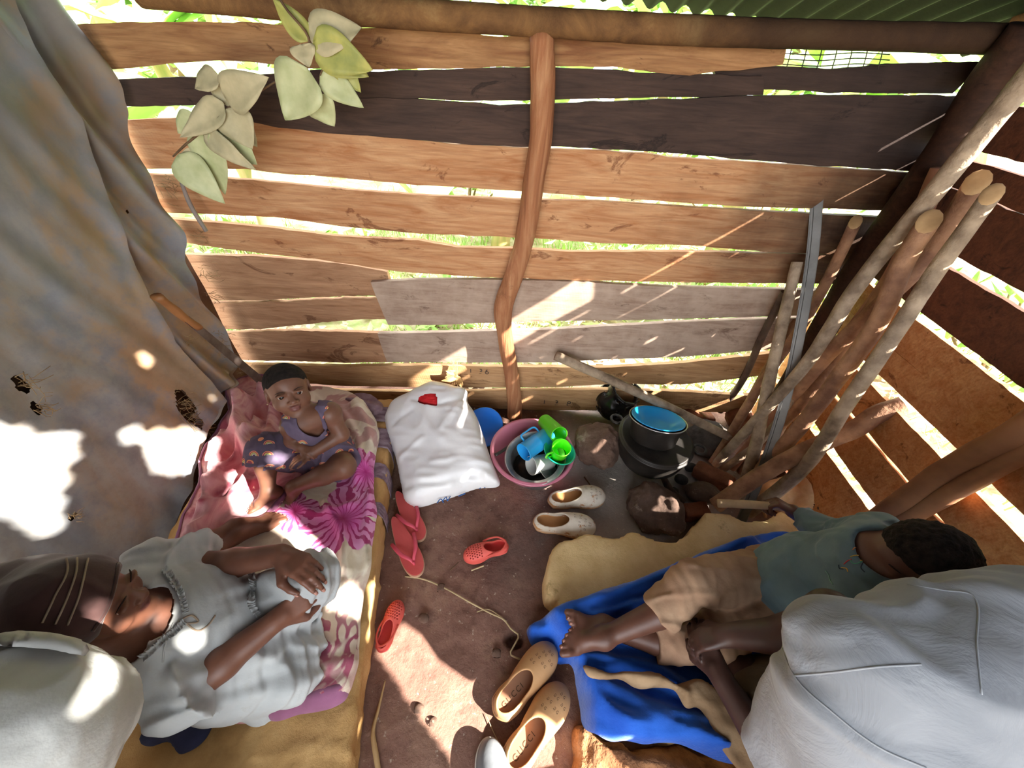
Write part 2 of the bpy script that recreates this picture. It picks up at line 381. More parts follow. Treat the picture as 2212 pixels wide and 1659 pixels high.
bplank([(395,192),(440,195),(520,200),(600,203),(740,212),(900,214),(990,221),(1090,228),(1200,224),(1480,214),(1600,208),(1800,206),(2100,208)],
       [(432,240),(480,256),(520,262),(600,275),(720,290),(850,298),(1000,312),(1140,318),(1200,317),(1350,325),(1480,333),(1600,345),(1760,358),(2000,372)], W_CH, 0, seed=4, label='wide charred plank with a broken left end')
bplank([(225,262),(400,254),(520,256),(600,270),(740,288),(980,311),(1150,321),(1280,325),(1400,333),(1480,343),(1640,352),(1780,362),(2010,377)],
       [(290,366),(430,363),(520,365),(600,375),(740,385),(900,400),(1140,415),(1200,419),(1480,439),(1600,447),(1800,452),(1960,459)], W_OR, .008, seed=5)
bplank([(310,377),(480,385),(600,395),(740,410),(900,422),(1130,432),(1300,436),(1480,447),(1600,455),(1940,472)],
       [(335,459),(600,470),(740,490),(900,505),(1130,514),(1290,526),(1480,530),(1650,545),(1880,553)], W_OR, 0, seed=6)
bplank([(345,472),(560,490),(740,512),(900,520),(990,535),(1120,538),(1240,545),(1480,545),(1860,552)],
       [(370,522),(560,548),(680,560),(760,572),(860,588),(1050,600),(1200,605),(1400,610),(1800,614)], W_OR, .004, seed=7)
bplank([(370,550),(560,555),(680,564),(760,574),(835,588)], [(405,650),(560,650),(640,645),(740,640),(850,640)], W_MID, .018, seed=8)
bplank([(800,611),(900,605),(1060,605),(1200,608),(1480,622),(1770,628)], [(838,703),(950,703),(1070,698),(1200,695),(1480,690),(1730,683)], W_WEA, -.006, seed=9, jit=.002, label='grey weathered plank, upper of two')
bplank([(405,657),(640,651),(740,646),(850,646)], [(435,712),(560,712),(640,703),(700,698),(790,690),(860,692)], W_MID, .02, seed=10, jit=.006)
bplank([(440,722),(620,715),(740,718),(850,722)], [(465,778),(620,780),(740,785),(850,783)], W_MID, .02, seed=11, jit=.004)
bplank([(815,722),(1060,717),(1200,712),(1480,697),(1730,688)], [(836,783),(960,783),(1030,785),(1200,783),(1300,778),(1480,772),(1700,752)], W_WEA, -.004, seed=12, jit=.002, label='grey weathered plank, lower of two')
p10 = bplank([(475,787),(740,793),(900,790),(1060,793),(1200,795),(1320,795),(1480,785),(1680,763)], [(495,813),(640,828),(740,835),(980,838),(1200,838),(1320,830),(1480,832),(1650,812)], W_LOW, .004, seed=13)
p11 = bplank([(500,833),(740,845),(900,848),(1100,845),(1300,843),(1480,848),(1640,857)], [(530,884),(830,885),(1020,885),(1280,888),(1620,892)], W_LOW, 0, seed=14)
# pencilled numbers on the two lowest planks
mp_ = simple('pencil_marks', '4a3f3a', rough=.9)
def writing(txt, px, py, h, parent, name, dy=-.003, m=None, sp=1.35):
    cu = bpy.data.curves.new('t', 'FONT'); cu.body = txt; cu.size = h; cu.space_character = sp; cu.offset = -.0035*h/.04; cu.extrude = .0006
    t = bpy.data.objects.new('t', cu); SC.collection.objects.link(t); dg = bpy.context.evaluated_depsgraph_get(); me = bpy.data.meshes.new_from_object(t.evaluated_get(dg)); bpy.data.objects.remove(t)
    vs = np.array([v.co[:] for v in me.vertices]); fs = [list(p.vertices) for p in me.polygons]; o = PY(px, py, YB)
    V = np.c_[o[0]+vs[:, 0], np.full(len(vs), YB+dy)-vs[:, 2], o[2]+vs[:, 1]]
    obj(name, (V, fs), m or mp_, parent, smooth=False)
writing('1 36', 1012, 806, .045, wb, 'pencil_number', .001); writing('138', 1170, 872, .05, wb, 'pencil_number', -.004, sp=2.6)
# ---- right wall planks on x = XR
wr = thing('wall_right', (XR, .7, 0), 'slatted right wall of orange and dark planks', 'wall', kind='structure')
def rplank(z0, z1, y0=.1, y1=1.5, m=None, dx=0, seed=0, tilt=0, jit=.004):
    t = [(y0, z1+tilt), (y0*.5+y1*.5, z1+tilt*.5), (y1, z1)]; b = [(y0, z0+tilt), (y0*.5+y1*.5, z0+tilt*.5), (y1, z0)]
    o = obj('plank', board(t, b, lambda a, z, d: (XR+dx+d, a, z), .022, 60, jit, seed), m or W_RT, wr, sharp=35); return o
for k, (z0, z1, dx, tl, m) in enumerate([(.07, .302, .004, .02, W_RT), (.345, .487, 0, .012, W_RT), (.503, .631, .003, 0, W_RT), (.678, .771, 0, .004, W_RT), (.774, .89, .002, -.02, W_RT),
        (.915, 1.052, 0, -.02, W_RTD), (1.082, 1.225, .003, -.01, W_RTD), (1.228, 1.298, -.002, .0, W_RTD), (1.322, 1.430, .004, .0, W_RTD), (1.449, 1.482, 0, 0, W_RTD)]):
    rplank(z0, z1, m=m, dx=dx, seed=30+k, tilt=tl)
rplank(1.482, 1.66, 1.07, 1.5, W_RTD, 0, 51); rplank(1.482, 1.66, .1, .66, W_RTD, 0, 52); rplank(1.622, 2.05, .1, 1.07, W_RTD, -.024, 53); rplank(1.6, 1.9, 1.0, 1.5, W_RTD, .0, 54)
rplank(.0, .06, m=W_RTD, dx=.004, seed=60)
# ---- roof and an added unseen sun blocker; holes cut to shape the sun patches
def roof_z(x, y): return 1.62 + .28*(1.75-y) - .06*x
HOLES = []   # polygons of sunlit spots (points on the surface they fall on)
def spot_dot(p, r, n=10):
    a = np.array([1, 0, 0.0]); b = np.array([0, 1, 0.0])
    if abs(p[0]-XL) < .06: a = np.array([0, 1, 0.0]); b = np.array([0, 0, 1.0])
    HOLES.append([p + a*math.cos(t)*r + b*math.sin(t)*r for t in np.linspace(0, 2*math.pi, n, endpoint=False)])
def on_tarp(*ps): HOLES.append([PX(x, y, XL) for x, y in ps])
def on_z(z, *ps): HOLES.append([PZ(x, y, z) for x, y in ps])
on_tarp((-160,905),(0,915),(60,918),(70,935),(120,942),(168,930),(165,980),(140,1040),(132,1100),(130,1150),(80,1160),(40,1130),(-60,1090),(-160,1080))
on_tarp((258,922),(300,920),(315,930),(420,925),(450,960),(440,1000),(400,1028),(330,1020),(318,990),(312,960),(265,955))
for q, r in (((312,778),.018),((492,793),.012),((455,865),.008)): spot_dot(PX(*q, XL), r)
on_z(.2, (486,1030),(520,1015),(556,1045),(560,1090),(585,1112),(520,1118),(495,1080))
on_z(.2, (600,1098),(625,1110),(640,1130),(680,1165),(728,1238),(712,1250),(690,1222),(650,1190),(590,1135))
on_z(.25, (600,990),(545,985),(535,1000),(590,1010))
on_z(.42, (362,1345),(420,1358),(446,1382),(400,1388)); on_z(.52, (236,1336),(300,1320),(330,1300),(338,1318),(300,1345),(245,1350)); on_z(.40, (320,1295),(340,1280),(346,1300),(330,1330),(318,1320))
on_z(.13, (785,1262),(818,1250),(828,1300),(815,1390),(800,1380),(806,1310)); on_z(.16, (690,1300),(740,1250),(775,1290),(770,1330))
on_z(0, (822,1412),(868,1345),(915,1372),(950,1430),(1005,1460),(1045,1475),(1130,1540),(1210,1490),(1265,1530),(1340,1640),(1300,1750),(1070,1760),(985,1659))
on_z(0, (962,1092),(1000,1084),(1035,1085),(1036,1094),(1000,1098)); spot_dot(PZ(1050, 1092, 0), .016); spot_dot(PZ(1030, 1141, 0), .014); spot_dot(PZ(1068, 1140, 0), .009)
on_z(0, (1078,1138),(1125,1131),(1130,1137),(1090,1143)); on_z(0, (1140,1055),(1165,1056),(1152,1085),(1143,1085)); on_z(0, (1030,1336),(1060,1330),(1090,1336),(1085,1345),(1040,1346))
on_z(0, (1290,1100),(1318,1092),(1325,1125),(1300,1120)); on_z(.06, (770,1565),(785,1560),(790,1580),(776,1578))
on_z(.9, (230,1420),(270,1440),(300,1520),(300,1640),(240,1659),(180,1659),(215,1560)); on_z(.2, (985,1000),(1052,1010),(1062,1040),(1030,1030))
on_z(.35, (1390,1010),(1440,1040),(1455,1090),(1420,1085)); on_z(.2, (1610,1170),(1690,1230),(1700,1330),(1655,1300),(1640,1240),(1560,1225))
def in_poly(P, poly):
    x, y = P[:, 0], P[:, 1]; r = np.zeros(len(P), bool); n = len(poly)
    for i in range(n):
        (x1, y1), (x2, y2) = poly[i], poly[i-1]; k = ((y1 > y) != (y2 > y)) & (x < (x2-x1)*(y-y1)/((y2-y1) or 1e-12)+x1); r ^= k
    return r
def holey(name, us, vs, put, back, m, th):
    """a sheet over the (u,v) rectangle with the cells removed that sun rays to HOLES pass"""
    U, Vv = np.meshgrid((us[1:]+us[:-1])/2, (vs[1:]+vs[:-1])/2, indexing='ij'); P = np.c_[U.ravel(), Vv.ravel()]; keep = np.ones(len(P), bool)
    for poly in HOLES:
        q = [back(p) for p in poly]
        if min(a[2] for a in q) > .02: keep &= ~in_poly(P, [a[:2] for a in q])
    keep = keep.reshape(U.shape); V = []; Fc = []; idx = {}
    def vid(i, j):
        if (i, j) not in idx: idx[(i, j)] = len(V); V.append(put(us[i], vs[j]))
        return idx[(i, j)]
    for i in range(keep.shape[0]):
        j = 0
        while j < keep.shape[1]:
            if keep[i, j]:
                e = j
                while e < keep.shape[1] and keep[i, e] and (e-j) < 12: e += 1
                Fc.append([vid(i, q) for q in range(j, e+1)] + [vid(i+1, q) for q in range(e, j-1, -1)]); j = e
            else: j += 1
    o = obj(name, (V, Fc), m, kind='structure', smooth=True, origin=(0, 0, 0))
    return o
mrf = Mat('rusty_roof_sheet', .8, .0, .2); mrf.color(mrf.ramp(mrf.noise(4, 8, .7), [(.35, C('0b0908')), (.55, C('14110f')), (.75, C('1c140f'))])); mrf.bump(mrf.noise(40, 4), .3, .003)
nS = np.array([-.06*-1, .28, 1.0])   # roof plane normal: z + .28 y + .06 x = const
def back_roof(p):
    t = (nS @ np.array(p) - (1.62+.28*1.75)) / (nS @ SUN_D); q = np.array(p) - SUN_D*t; return (q[0], q[1], t)
corr = lambda x: .011*math.sin(x*2*math.pi/.076)
def cut_sky():
    global roof
    roof = holey('ceiling', np.arange(-1.9, 1.47, .0095), np.arange(-2.5, 1.76, .0142), lambda x, y: (x, y, roof_z(x, y)+corr(x)), back_roof, mrf.m, .001)
    def back_side(p):
        t = (p[0]-1.318)/SUN_D[0]; q = np.array(p)-SUN_D*t; return (q[1], q[2], t)
    holey('unseen_sun_blocker', np.arange(-2.3, .44, .012), np.arange(0, 2.62, .012), lambda y, z: (1.318+.012*math.sin(y*9)*math.sin(z*3), y, z), back_side, mblocker, .001)  # added out of view; blocks the sun except through its cut holes
mblocker = simple('sun_blocker_sheet', '6d665f', '8c7f72', 3, .8, .2, 25)
# ---- poles of the frame
mbark = Mat('rail_bark', .85, 0, .2); c = mbark.ramp(mbark.noise(6, 8, .7, .5), [(.3, C('4c3322')), (.55, C('83603c')), (.75, C('a8875a'))]); mbark.color(c)
k_ = mbark.ramp(mbark.math('ADD', mbark.xyz()['X'], mbark.noise(3)), [(.55, 0.0), (1.2, .85)]); mbark.over(k_, C('2a1c16')); mbark.bump(mbark.noise(22, 7, .7), .6, .01)
obj('rail_pole', tube([PY(300,-16,1.41),PY(480,-2,1.41),PY(740,20,1.41),PY(1150,47,1.405),PY(1480,66,1.41),PY(1800,76,1.41),PY(2290,88,1.42)], [.032,.032,.033,.031,.032,.030,.034], 14, .05, 3, segs=70), mbark.m,
    label='long bark-covered horizontal pole under the roof edge, tied along the top of the back wall', cat='pole')
mpost = Mat('split_post_wood', .75, 0, .25); c = mpost.ramp(mpost.noise(4, 8, .6, 1, stretch=(6, 6, .6)), [(.3, C('7a4a31')), (.5, C('a06a48')), (.75, C('c3946c'))]); mpost.color(c)
mpost.over(mpost.ramp(mpost.noise(5, 6, .7), [(.58, 0.0), (.66, .6)]), C('4e2c1c')); mpost.bump(mpost.noise(18, 6, .6, stretch=(6, 6, .4)), .7, .008)
pp = [((1170,70),.034),((1172,180),.036),((1168,300),.036),((1155,380),.036),((1142,470),.036),((1128,540),.036),((1105,610),.038),((1088,660),.040),((1090,720),.034),((1102,790),.035),((1110,850),.036),((1112,905),.040)]
post = obj('post', tube([PY(x, y, YB-.045) for (x, y), r in pp], [r for _, r in pp], 16, .07, 5, segs=80, rs=12), mpost.m, label='crooked barkless wooden post standing in the middle of the back wall', cat='post')
mcor = wood('dark_corner_post', '2f1d15', '4c3122', '150d0a'); 
cpp = [(2235,60),(2165,140),(2040,330),(1960,440),(1880,545),(1790,690),(1690,860),(1640,930)]
obj('corner_post', tube([PX(x, y, 1.225) for x, y in cpp], [.052,.05,.05,.05,.048,.048,.048,.05], 14, .05, 8, segs=60, rs=8), mcor, label='thick dark smoke-blackened post in the right rear corner', cat='post')
# brace on the right wall
mbr = simple('brace_wood', '6f4630', '9a6a48', 5, .75, .5, 20, .006, stretch=(1, 1, 1))
obj('brace_pole', join(tube([PX(2330,850,1.235),PX(2212,930,1.235),PX(2060,1010,1.235),PX(1960,1080,1.235),PX(1870,1138,1.235),PX(1800,1190,1.22)], [.034,.034,.032,.034,.03,.03], 12, .08, 4, segs=40, rs=14),
    tube([PX(2330,915,1.245),PX(2150,1010,1.245),PX(2000,1095,1.245),PX(1905,1150,1.24)], [.026,.024,.026,.022], 10, .1, 6, segs=30, rs=14)), mbr, label='split forked pole leaning as a brace along the right wall boards', cat='pole')
# ================================================================ cloth on the ground
def near_seg(P, poly, closed=True):
    """distance to and nearest point on a polyline, vectorised"""
    P = np.asarray(P, float); best = np.full(len(P), 1e9); bp = np.zeros_like(P); n = len(poly); A = np.asarray(poly, float)
    for i in range(n if closed else n-1):
        a, b = A[i], A[(i+1) % n]; ab = b-a; t = np.clip(((P-a)@ab)/max(ab@ab, 1e-12), 0, 1); q = a+t[:, None]*ab; d = np.linalg.norm(P-q, axis=1)
        m = d < best; best[m] = d[m]; bp[m] = q[m]
    return best, bp
def closed_smooth(pts, n):
    p = np.asarray(pts, float); q = np.concatenate([p[-2:], p, p[:3]]); s = smooth_path(q, n*2); i0 = np.argmin(np.linalg.norm(s-p[0], axis=1)[:len(s)//2]); i1 = len(s)-1-np.argmin(np.linalg.norm(s-p[0], axis=1)[::-1][:len(s)//2]); return s[i0:i1]
def cloth(outline, z0, folds=(), cell=.009, thick=.012, nz=(.008, 9, 4), hem=0, sup=None, wav=.004, seed=0, edge=.014, world=False):
    """a blanket lying on z0 (or sup(x,y)): outline in pixels at z0, folds = [(pixel polyline, width, height)]"""
    W = [tuple(q) for q in outline] if world else [tuple(PZ(x, y, z0)[:2]) for x, y in outline]
    poly = closed_smooth(W, 160)
    poly = poly + np.c_[vnoise(np.c_[poly*1, np.zeros(len(poly))], 22, seed), vnoise(np.c_[poly, np.ones(len(poly))], 22, seed+5)]*wav
    lo, hi = poly.min(0)-cell*2, poly.max(0)+cell*2; nx, ny = (np.ceil((hi-lo)/cell)).astype(int)
    X, Y = np.meshgrid(lo[0]+cell*np.arange(nx), lo[1]+cell*np.arange(ny), indexing='ij'); P = np.c_[X.ravel(), Y.ravel()]
    ins = in_poly(P, [tuple(q) for q in poly]); I = ins.reshape(nx, ny); q4 = I[:-1, :-1].astype(int)+I[1:, :-1]+I[1:, 1:]+I[:-1, 1:]
    cells = np.argwhere(q4 >= 1); f = np.stack([cells[:, 0]*ny+cells[:, 1], (cells[:, 0]+1)*ny+cells[:, 1], (cells[:, 0]+1)*ny+cells[:, 1]+1, cells[:, 0]*ny+cells[:, 1]+1], 1)
    use = np.unique(f); mp = np.full(len(P), -1); mp[use] = np.arange(len(use)); f = mp[f]; P = P[use]; ins = ins[use]
    d, bpnt = near_seg(P, poly); P[~ins] = bpnt[~ins]; d[~ins] = 0
    p3 = np.c_[P, np.zeros(len(P))]; h = thick + nz[0]*(.55+.45*ridged(p3*np.array([1, .55, 1]), nz[1], seed)) + nz[0]*.5*vnoise(p3, nz[1]*2.6, seed+9)
    for pl, w, hh in folds:
        L = [tuple(PZ(x, y, z0+max(hh, 0))[:2]) for x, y in pl]; L = smooth_path(L, 24) if len(L) > 2 else np.array(L); dd, _ = near_seg(P, L, False)
        dd = dd + w*.35*vnoise(p3, 16, seed+3); h += hh*np.exp(-(dd/w)**2)
    e = np.clip(d/edge, 0, 1); z = (z0 if sup is None else sup(P[:, 0], P[:, 1])) - .004 + h*np.sqrt(1-(1-e)**2)
    hv = None
    if hem:   # folded hem band following the outline
        T_ = np.roll(poly, -1, 0)-np.roll(poly, 1, 0); N_ = np.c_[-T_[:, 1], T_[:, 0]]/(np.linalg.norm(T_, axis=1)[:, None]+1e-9); ar = np.sum(poly[:, 0]*np.roll(poly[:, 1], -1)-poly[:, 1]*np.roll(poly[:, 0], -1)); N_ = N_ if ar > 0 else -N_
        rows = []
        for u in np.linspace(0, 1, 6):
            q = poly+N_*hem*u; dd = ((q[:, None, :]-P[None])**2).sum(2); k3 = np.argsort(dd, axis=1)[:, :4]; w_ = 1/(np.take_along_axis(dd, k3, 1)+1e-6); zz = (z[k3]*w_).sum(1)/w_.sum(1); rows.append(np.c_[q, zz+.0035+.003*math.sin(math.pi*u)])
        hv = grid(np.array(rows).transpose(1, 0, 2), closed_u=True)
    return (np.c_[P, z], f.tolist()), hv
# ================================================================ LEFT SIDE
mud = simple('mud_wall_behind', '6a4a36', '8a6850', 6, .95, .5, 20, .01)
obj('wall_left', grid([[(XL-.075+.012*nz3((0, y, z), 4), y, z) for z in np.linspace(-.02, 2.6, 40)] for y in np.linspace(-2.3, 1.44, 50)]), mud, kind='structure', origin=(0, 0, 0))
mt = Mat('grey_tarpaulin', .55, 0, .35)
n1 = mt.noise(2.3, 7, .62, .6, stretch=(1, 1, .55)); c = mt.ramp(n1, [(.36, C('8b8f94')), (.47, C('a29d97')), (.55, C('aa947d')), (.70, C('b18c69'))])
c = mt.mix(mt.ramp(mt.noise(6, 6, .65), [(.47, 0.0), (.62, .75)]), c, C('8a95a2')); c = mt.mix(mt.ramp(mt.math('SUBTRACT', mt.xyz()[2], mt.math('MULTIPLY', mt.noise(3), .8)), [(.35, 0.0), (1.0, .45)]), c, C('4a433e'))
c = mt.mix(mt.ramp(mt.noise(24, 6, .7), [(.45, 0.0), (.7, .35)]), c, C('7d6c5c')); mt.color(c); wv = mt.new('ShaderNodeTexWave'); wv.inputs['Scale'].default_value = 260; mt.ln(mt.vec((0, 1, 0)), wv.inputs['Vector']); mt.bump(mt.noise(60, 4, .6), .12, .002); mt.bump(mt.noise(5, 4, .5, .4, stretch=(1, 1, .5)), .3, .02)
tarp = thing('tarpaulin', (XL, .6, .02), 'dirty grey tarpaulin sheet with holes hanging as the left wall', 'tarpaulin')
TE = np.array([PX(x, y, -1.24)[1:] for x, y in ((150,-60),(185,0),(300,250),(365,400),(440,590),(480,700),(500,740))]); TE = np.r_[TE, [[1.31, .30], [1.2, .26]]]
TE[:, 0] = np.minimum(TE[:, 0], 1.425)
FE = np.array([PX(x, y, -1.23)[1:] for x, y in ((50,-60),(70,0),(130,150),(200,260),(270,470),(330,640),(345,660))]); FE = np.r_[FE, [[1.10, .60], [1.13, .4], [1.12, .2], [1.05, .0]]]
BE = np.array([(-.5, .02), (.35, .02), (.58, .03), (.81, .10), (.94, .20), (1.05, .26), (1.2, .30), (1.4, .36)])
TEAR = [[PX(x, y, XL)[1:] for x, y in q] for q in (((368,842),(385,843),(412,880),(420,916),(403,912),(380,885)), ((36,813),(54,814),(76,838),(74,852),(50,842)), ((76,866),(94,873),(101,895),(86,896)), ((412,900),(425,908),(422,928),(412,918)), ((150,1122),(165,1108),(172,1110),(158,1128)), ((296,456),(303,458),(302,466),(297,463)))]
def fold_x(y, z, k):
    """drapery: long slanting folds, tighter towards the rear edge"""
    s = y + .28*(z-1.0); g = np.clip((y-.45)/.8, 0, 1)
    return .012*math.sin(s*7+1+nz3((y, z, 2), 1.5)) + g*k*(.016*math.sin(s*38+2.2*nz3((y, z, 5), 2)) + .010*math.sin(s*71+3*nz3((y, z, 8), 1.6))) + .006*nz3((y, z, 1), 6) + .004*nz3((y, z*.5, 3), 17)
def tarp_sheet(y0, EDGE, x0, k, curl, name, tears, cy=.0085):
    zs = np.arange(.0, 1.72, .0078); P = []
    for z in zs:
        o = np.argsort(EDGE[:, 1]); ye = np.interp(z, EDGE[o, 1], EDGE[o, 0]) + .004*nz3((z, 0, 1), 25); row = []
        for u in np.linspace(0, 1, int((1.3-y0)/cy)):
            y = y0+(ye-y0)*u; zz = z; zb = np.interp(y, BE[:, 0], BE[:, 1])
            zz = max(z, zb) if z < zb else z
            lift = .05*max(0, 1-(zz-zb)/.35)**2 if y > .3 else .02*max(0, 1-zz/.4)
            row.append((x0+fold_x(y, zz, k)+lift*.6+curl*math.exp(-((1-u)*(ye-y0)/.03)**2), y, zz))
        P.append(row)
    v, f = grid(np.array(P)); v = np.array(v); f = np.array(f); ctr = v[f].mean(1); keep = np.ones(len(f), bool)
    ar = np.linalg.norm(np.cross(v[f[:, 2]]-v[f[:, 0]], v[f[:, 3]]-v[f[:, 1]]), axis=1); keep &= ar > 1e-7
    for t in tears: keep &= ~in_poly(ctr[:, 1:], [tuple(q) for q in t])
    uv_ = np.unique(f[keep])
    for t in tears:
        k_ins = uv_[in_poly(v[uv_, 1:], [tuple(q) for q in t])]
        if len(k_ins): _, bp = near_seg(v[k_ins, 1:], [tuple(q) for q in t]); v[k_ins, 1:] = bp
    obj(name, (v, f[keep].tolist()), mt, tarp)
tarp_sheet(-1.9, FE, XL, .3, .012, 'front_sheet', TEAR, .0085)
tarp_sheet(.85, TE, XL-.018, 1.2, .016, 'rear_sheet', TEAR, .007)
mfr = simple('frayed_threads', '8b6d4c', 'b79a72', 30, .9)
fr = []
def fray(px, py, n, L, spread, X=XL+.012):
    for _ in range(n):
        a = PX(px+RNG.normal()*spread, py+RNG.normal()*spread, X); d = np.array([.3+.5*RNG.random(), RNG.normal()*.6+.4, -.5+RNG.normal()*.5])*L; fr.append(tube([a, a+d*.5+RNG.normal(size=3)*L*.2, a+d], .0008, 4))
for q in ((395,870,26,.03,8),(412,905,26,.035,8),(430,930,24,.03,9),(52,825,18,.03,9),(88,880,16,.025,8),(160,1115,14,.015,7),(356,400,24,.025,14),(430,505,16,.03,10),(445,590,16,.035,8),(455,640,14,.03,8),(405,735,26,.016,7),(480,725,18,.02,10),(510,790,18,.02,12),(460,740,12,.02,12),(495,770,10,.02,9),(425,985,18,.025,10),(435,900,10,.03,8)): fray(*q)
obj('frayed_threads', join(*fr), mfr, tarp, kind='stuff')
# a thin strip of wood hanging at the tarpaulin's edge
obj('torn_strip', join(tube([PY(392,395,1.40),PY(410,440,1.40),PY(446,500,1.39)], [.006,.008,.007], 6, .1, segs=10)), simple('grey_strip', '7b706a', '93867c', 9), tarp, label='thin grey strip torn from the sheet edge')
# ---- machete
mh = simple('machete_handle_wood', '8a5a32', 'a87242', 8, .55, .2, 30); msteel = simple('dull_blade_steel', '6b5a52', '8d7d76', 14, .55, .3, 40, metal=.55)
a, b, t = PX(338,640,-1.155), PX(428,708,-1.16), PX(572,830,-1.185)
mac = thing('machete', t, 'machete with riveted brown wooden handle tucked behind the tarpaulin', 'machete')
def blade(a, b, w0, w1, th, nrm, tipcut=.6):
    d = (b-a)/np.linalg.norm(b-a); s = np.cross(nrm, d); P = []
    for u in np.linspace(0, 1, 12):
        w = w0+(w1-w0)*u; c = a+(b-a)*u; tip = max(0, (u-.93)/.07); P.append([c+s*w*(q-(tip*tipcut*(q > 0)*q)) for q in np.linspace(-.5, .5, 5)])
    return slab(P, nrm*th)
nn = np.array([1, -.15, .1]); nn /= np.linalg.norm(nn)
obj('blade', blade(a+(b-a)*.7, t, .028, .040, .003, nn), msteel, mac, smooth=False)
hp = smooth_path([a, a+(b-a)*.3+np.array([0, 0, .004]), a+(b-a)*.6-np.array([0, 0, .004]), b], 14)
hd = obj('handle', tube(hp, [.021,.019,.017,.0165,.018,.0195,.019,.018,.017,.017,.018,.019,.02,.018], 12, sx=.62), mh, mac, label='riveted wooden handle')
for u in (.18, .52, .88): obj('rivet', lathe([(0, .003), (.0028, .0025), (.004, 0)], 10, a+(b-a)*u+nn*.0105, nn), simple('rivet', 'cfc6b8', metal=.7, rough=.4), hd)
# ---- left foam mattress with fabric wrapping
mfoam = Mat('ochre_foam', .95, 0, .1); mfoam.color(mfoam.ramp(mfoam.noise(4, 8, .65), [(.32, C('ab824e')), (.55, C('c79f69')), (.75, C('d8b580'))])); mfoam.bump(mfoam.noise(45, 6, .75), .55, .01)
mfoam.over(mfoam.ramp(mfoam.noise(2.6, 6, .7), [(.58, 0.0), (.72, .55)]), C('7f5d36'))
MZ = .15; E1, E2 = np.array([-.565, 1.30]), np.array([-.315, -.1])
mat_ = thing('foam_mattress', (-.8, .6, 0), 'long ochre foam mattress on the left with a floral blanket on it', 'mattress')
S = SDF((-1.30, -.42, -.01), (-.26, 1.46, .19), .0105); ex = (E2-E1)/np.linalg.norm(E2-E1); nx_ = np.array([ex[1], -ex[0]]);  # nx_ points left
c2 = (E1+E2)/2 + nx_*.36*np.sign(nx_[0])*-1; A3 = [[-nx_[0]*np.sign(nx_[0])*-1, -nx_[1]*np.sign(nx_[0])*-1, 0], [ex[0], ex[1], 0], [0, 0, 1]]
S.rbox((c2[0], c2[1], MZ/2+.002), (.36, .755, MZ/2-.002), A3, .022, 0)
S.wob(lambda p: .004*vnoise(p, 14)+.003*vnoise(p, 45)-.004*np.maximum(ridged(p, 9, 2)-.72, 0)*6)
obj('foam', S.mesh(), mfoam, mat_)
mband = simple('checked_wrap_cloth', '6d5560', '9a8790', 24, .9, .4, 60, .004, stretch=(1, 3, 1))
for k, (y, w) in enumerate(((1.215, .10), (1.08, .11), (.905, .07), (.745, .05))):
    P = []
    for u in np.linspace(0, 1, 14):
        row = []
        for s_, zz in ((-.30, MZ+.004), (-.12, MZ+.005), (-.03, MZ+.006), (-.006, MZ+.001), (.004, MZ*.8), (.005, MZ*.4), (.003, .008)):
            yy = y+(u-.5)*w*(1+.35*nz3((s_*6, k, 0), 1)) + .02*nz3((s_*5, k*3, 1), 2); xe = E1[0]+(E1[1]-yy)*(E2[0]-E1[0])/(E1[1]-E2[1])
            row.append((xe+s_+.004*nz3((u*6, s_*30, k), 1)+.002, yy, zz+.004*nz3((u*9, s_*20, k+5), 1)))
        P.append(row)
    obj('wrapping_band', slab(P, (.0015, 0, .0025)), mband, mat_, label='strip of checked cloth wrapped round the foam')
# ---- floral blanket
mfl = Mat('floral_plush', .92, 0, .1, 'Object')
n0 = mfl.noise(4, 3, .55, 1.2); c = mfl.ramp(n0, [(.40, C('d9cbb2')), (.47, C('e9dec9')), (.52, C('dcc9b4'))])
px, py, pz = mfl.xyz()
def region(m, a, b, amp=.3):   # mask growing with -y
    return m.ramp(m.math('ADD', m.math('MULTIPLY', py, -1.0), m.math('MULTIPLY', m.math('SUBTRACT', m.noise(4, 3), .5), amp)), [(a, 0.0), (b, 1.0)])
swirl = mfl.ramp(mfl.noise(4.2, 1, .5, 3.5), [(.43, 0.0), (.46, 1.0), (.56, 1.0), (.60, 0.0)])
c = mfl.mix(mfl.math('MULTIPLY', swirl, region(mfl, .16, .3)), c, C('a3546a'))
c = mfl.mix(mfl.math('MULTIPLY', region(mfl, .30, .42), .75), c, mfl.ramp(mfl.noise(8, 2, .5, 1.5), [(.42, C('d8c3b0')), (.48, C('b56a76')), (.62, C('96425a'))]))
sw2 = mfl.ramp(mfl.noise(5, 2, .5, 1.8), [(.52, 0.0), (.56, 1.0)]); up = mfl.ramp(py, [(.28, 0.0), (.36, 1.0)])
c = mfl.mix(mfl.math('MULTIPLY', mfl.math('MULTIPLY', sw2, up), .6), c, C('9a4050'))
FB0 = np.array([-.62, .62])
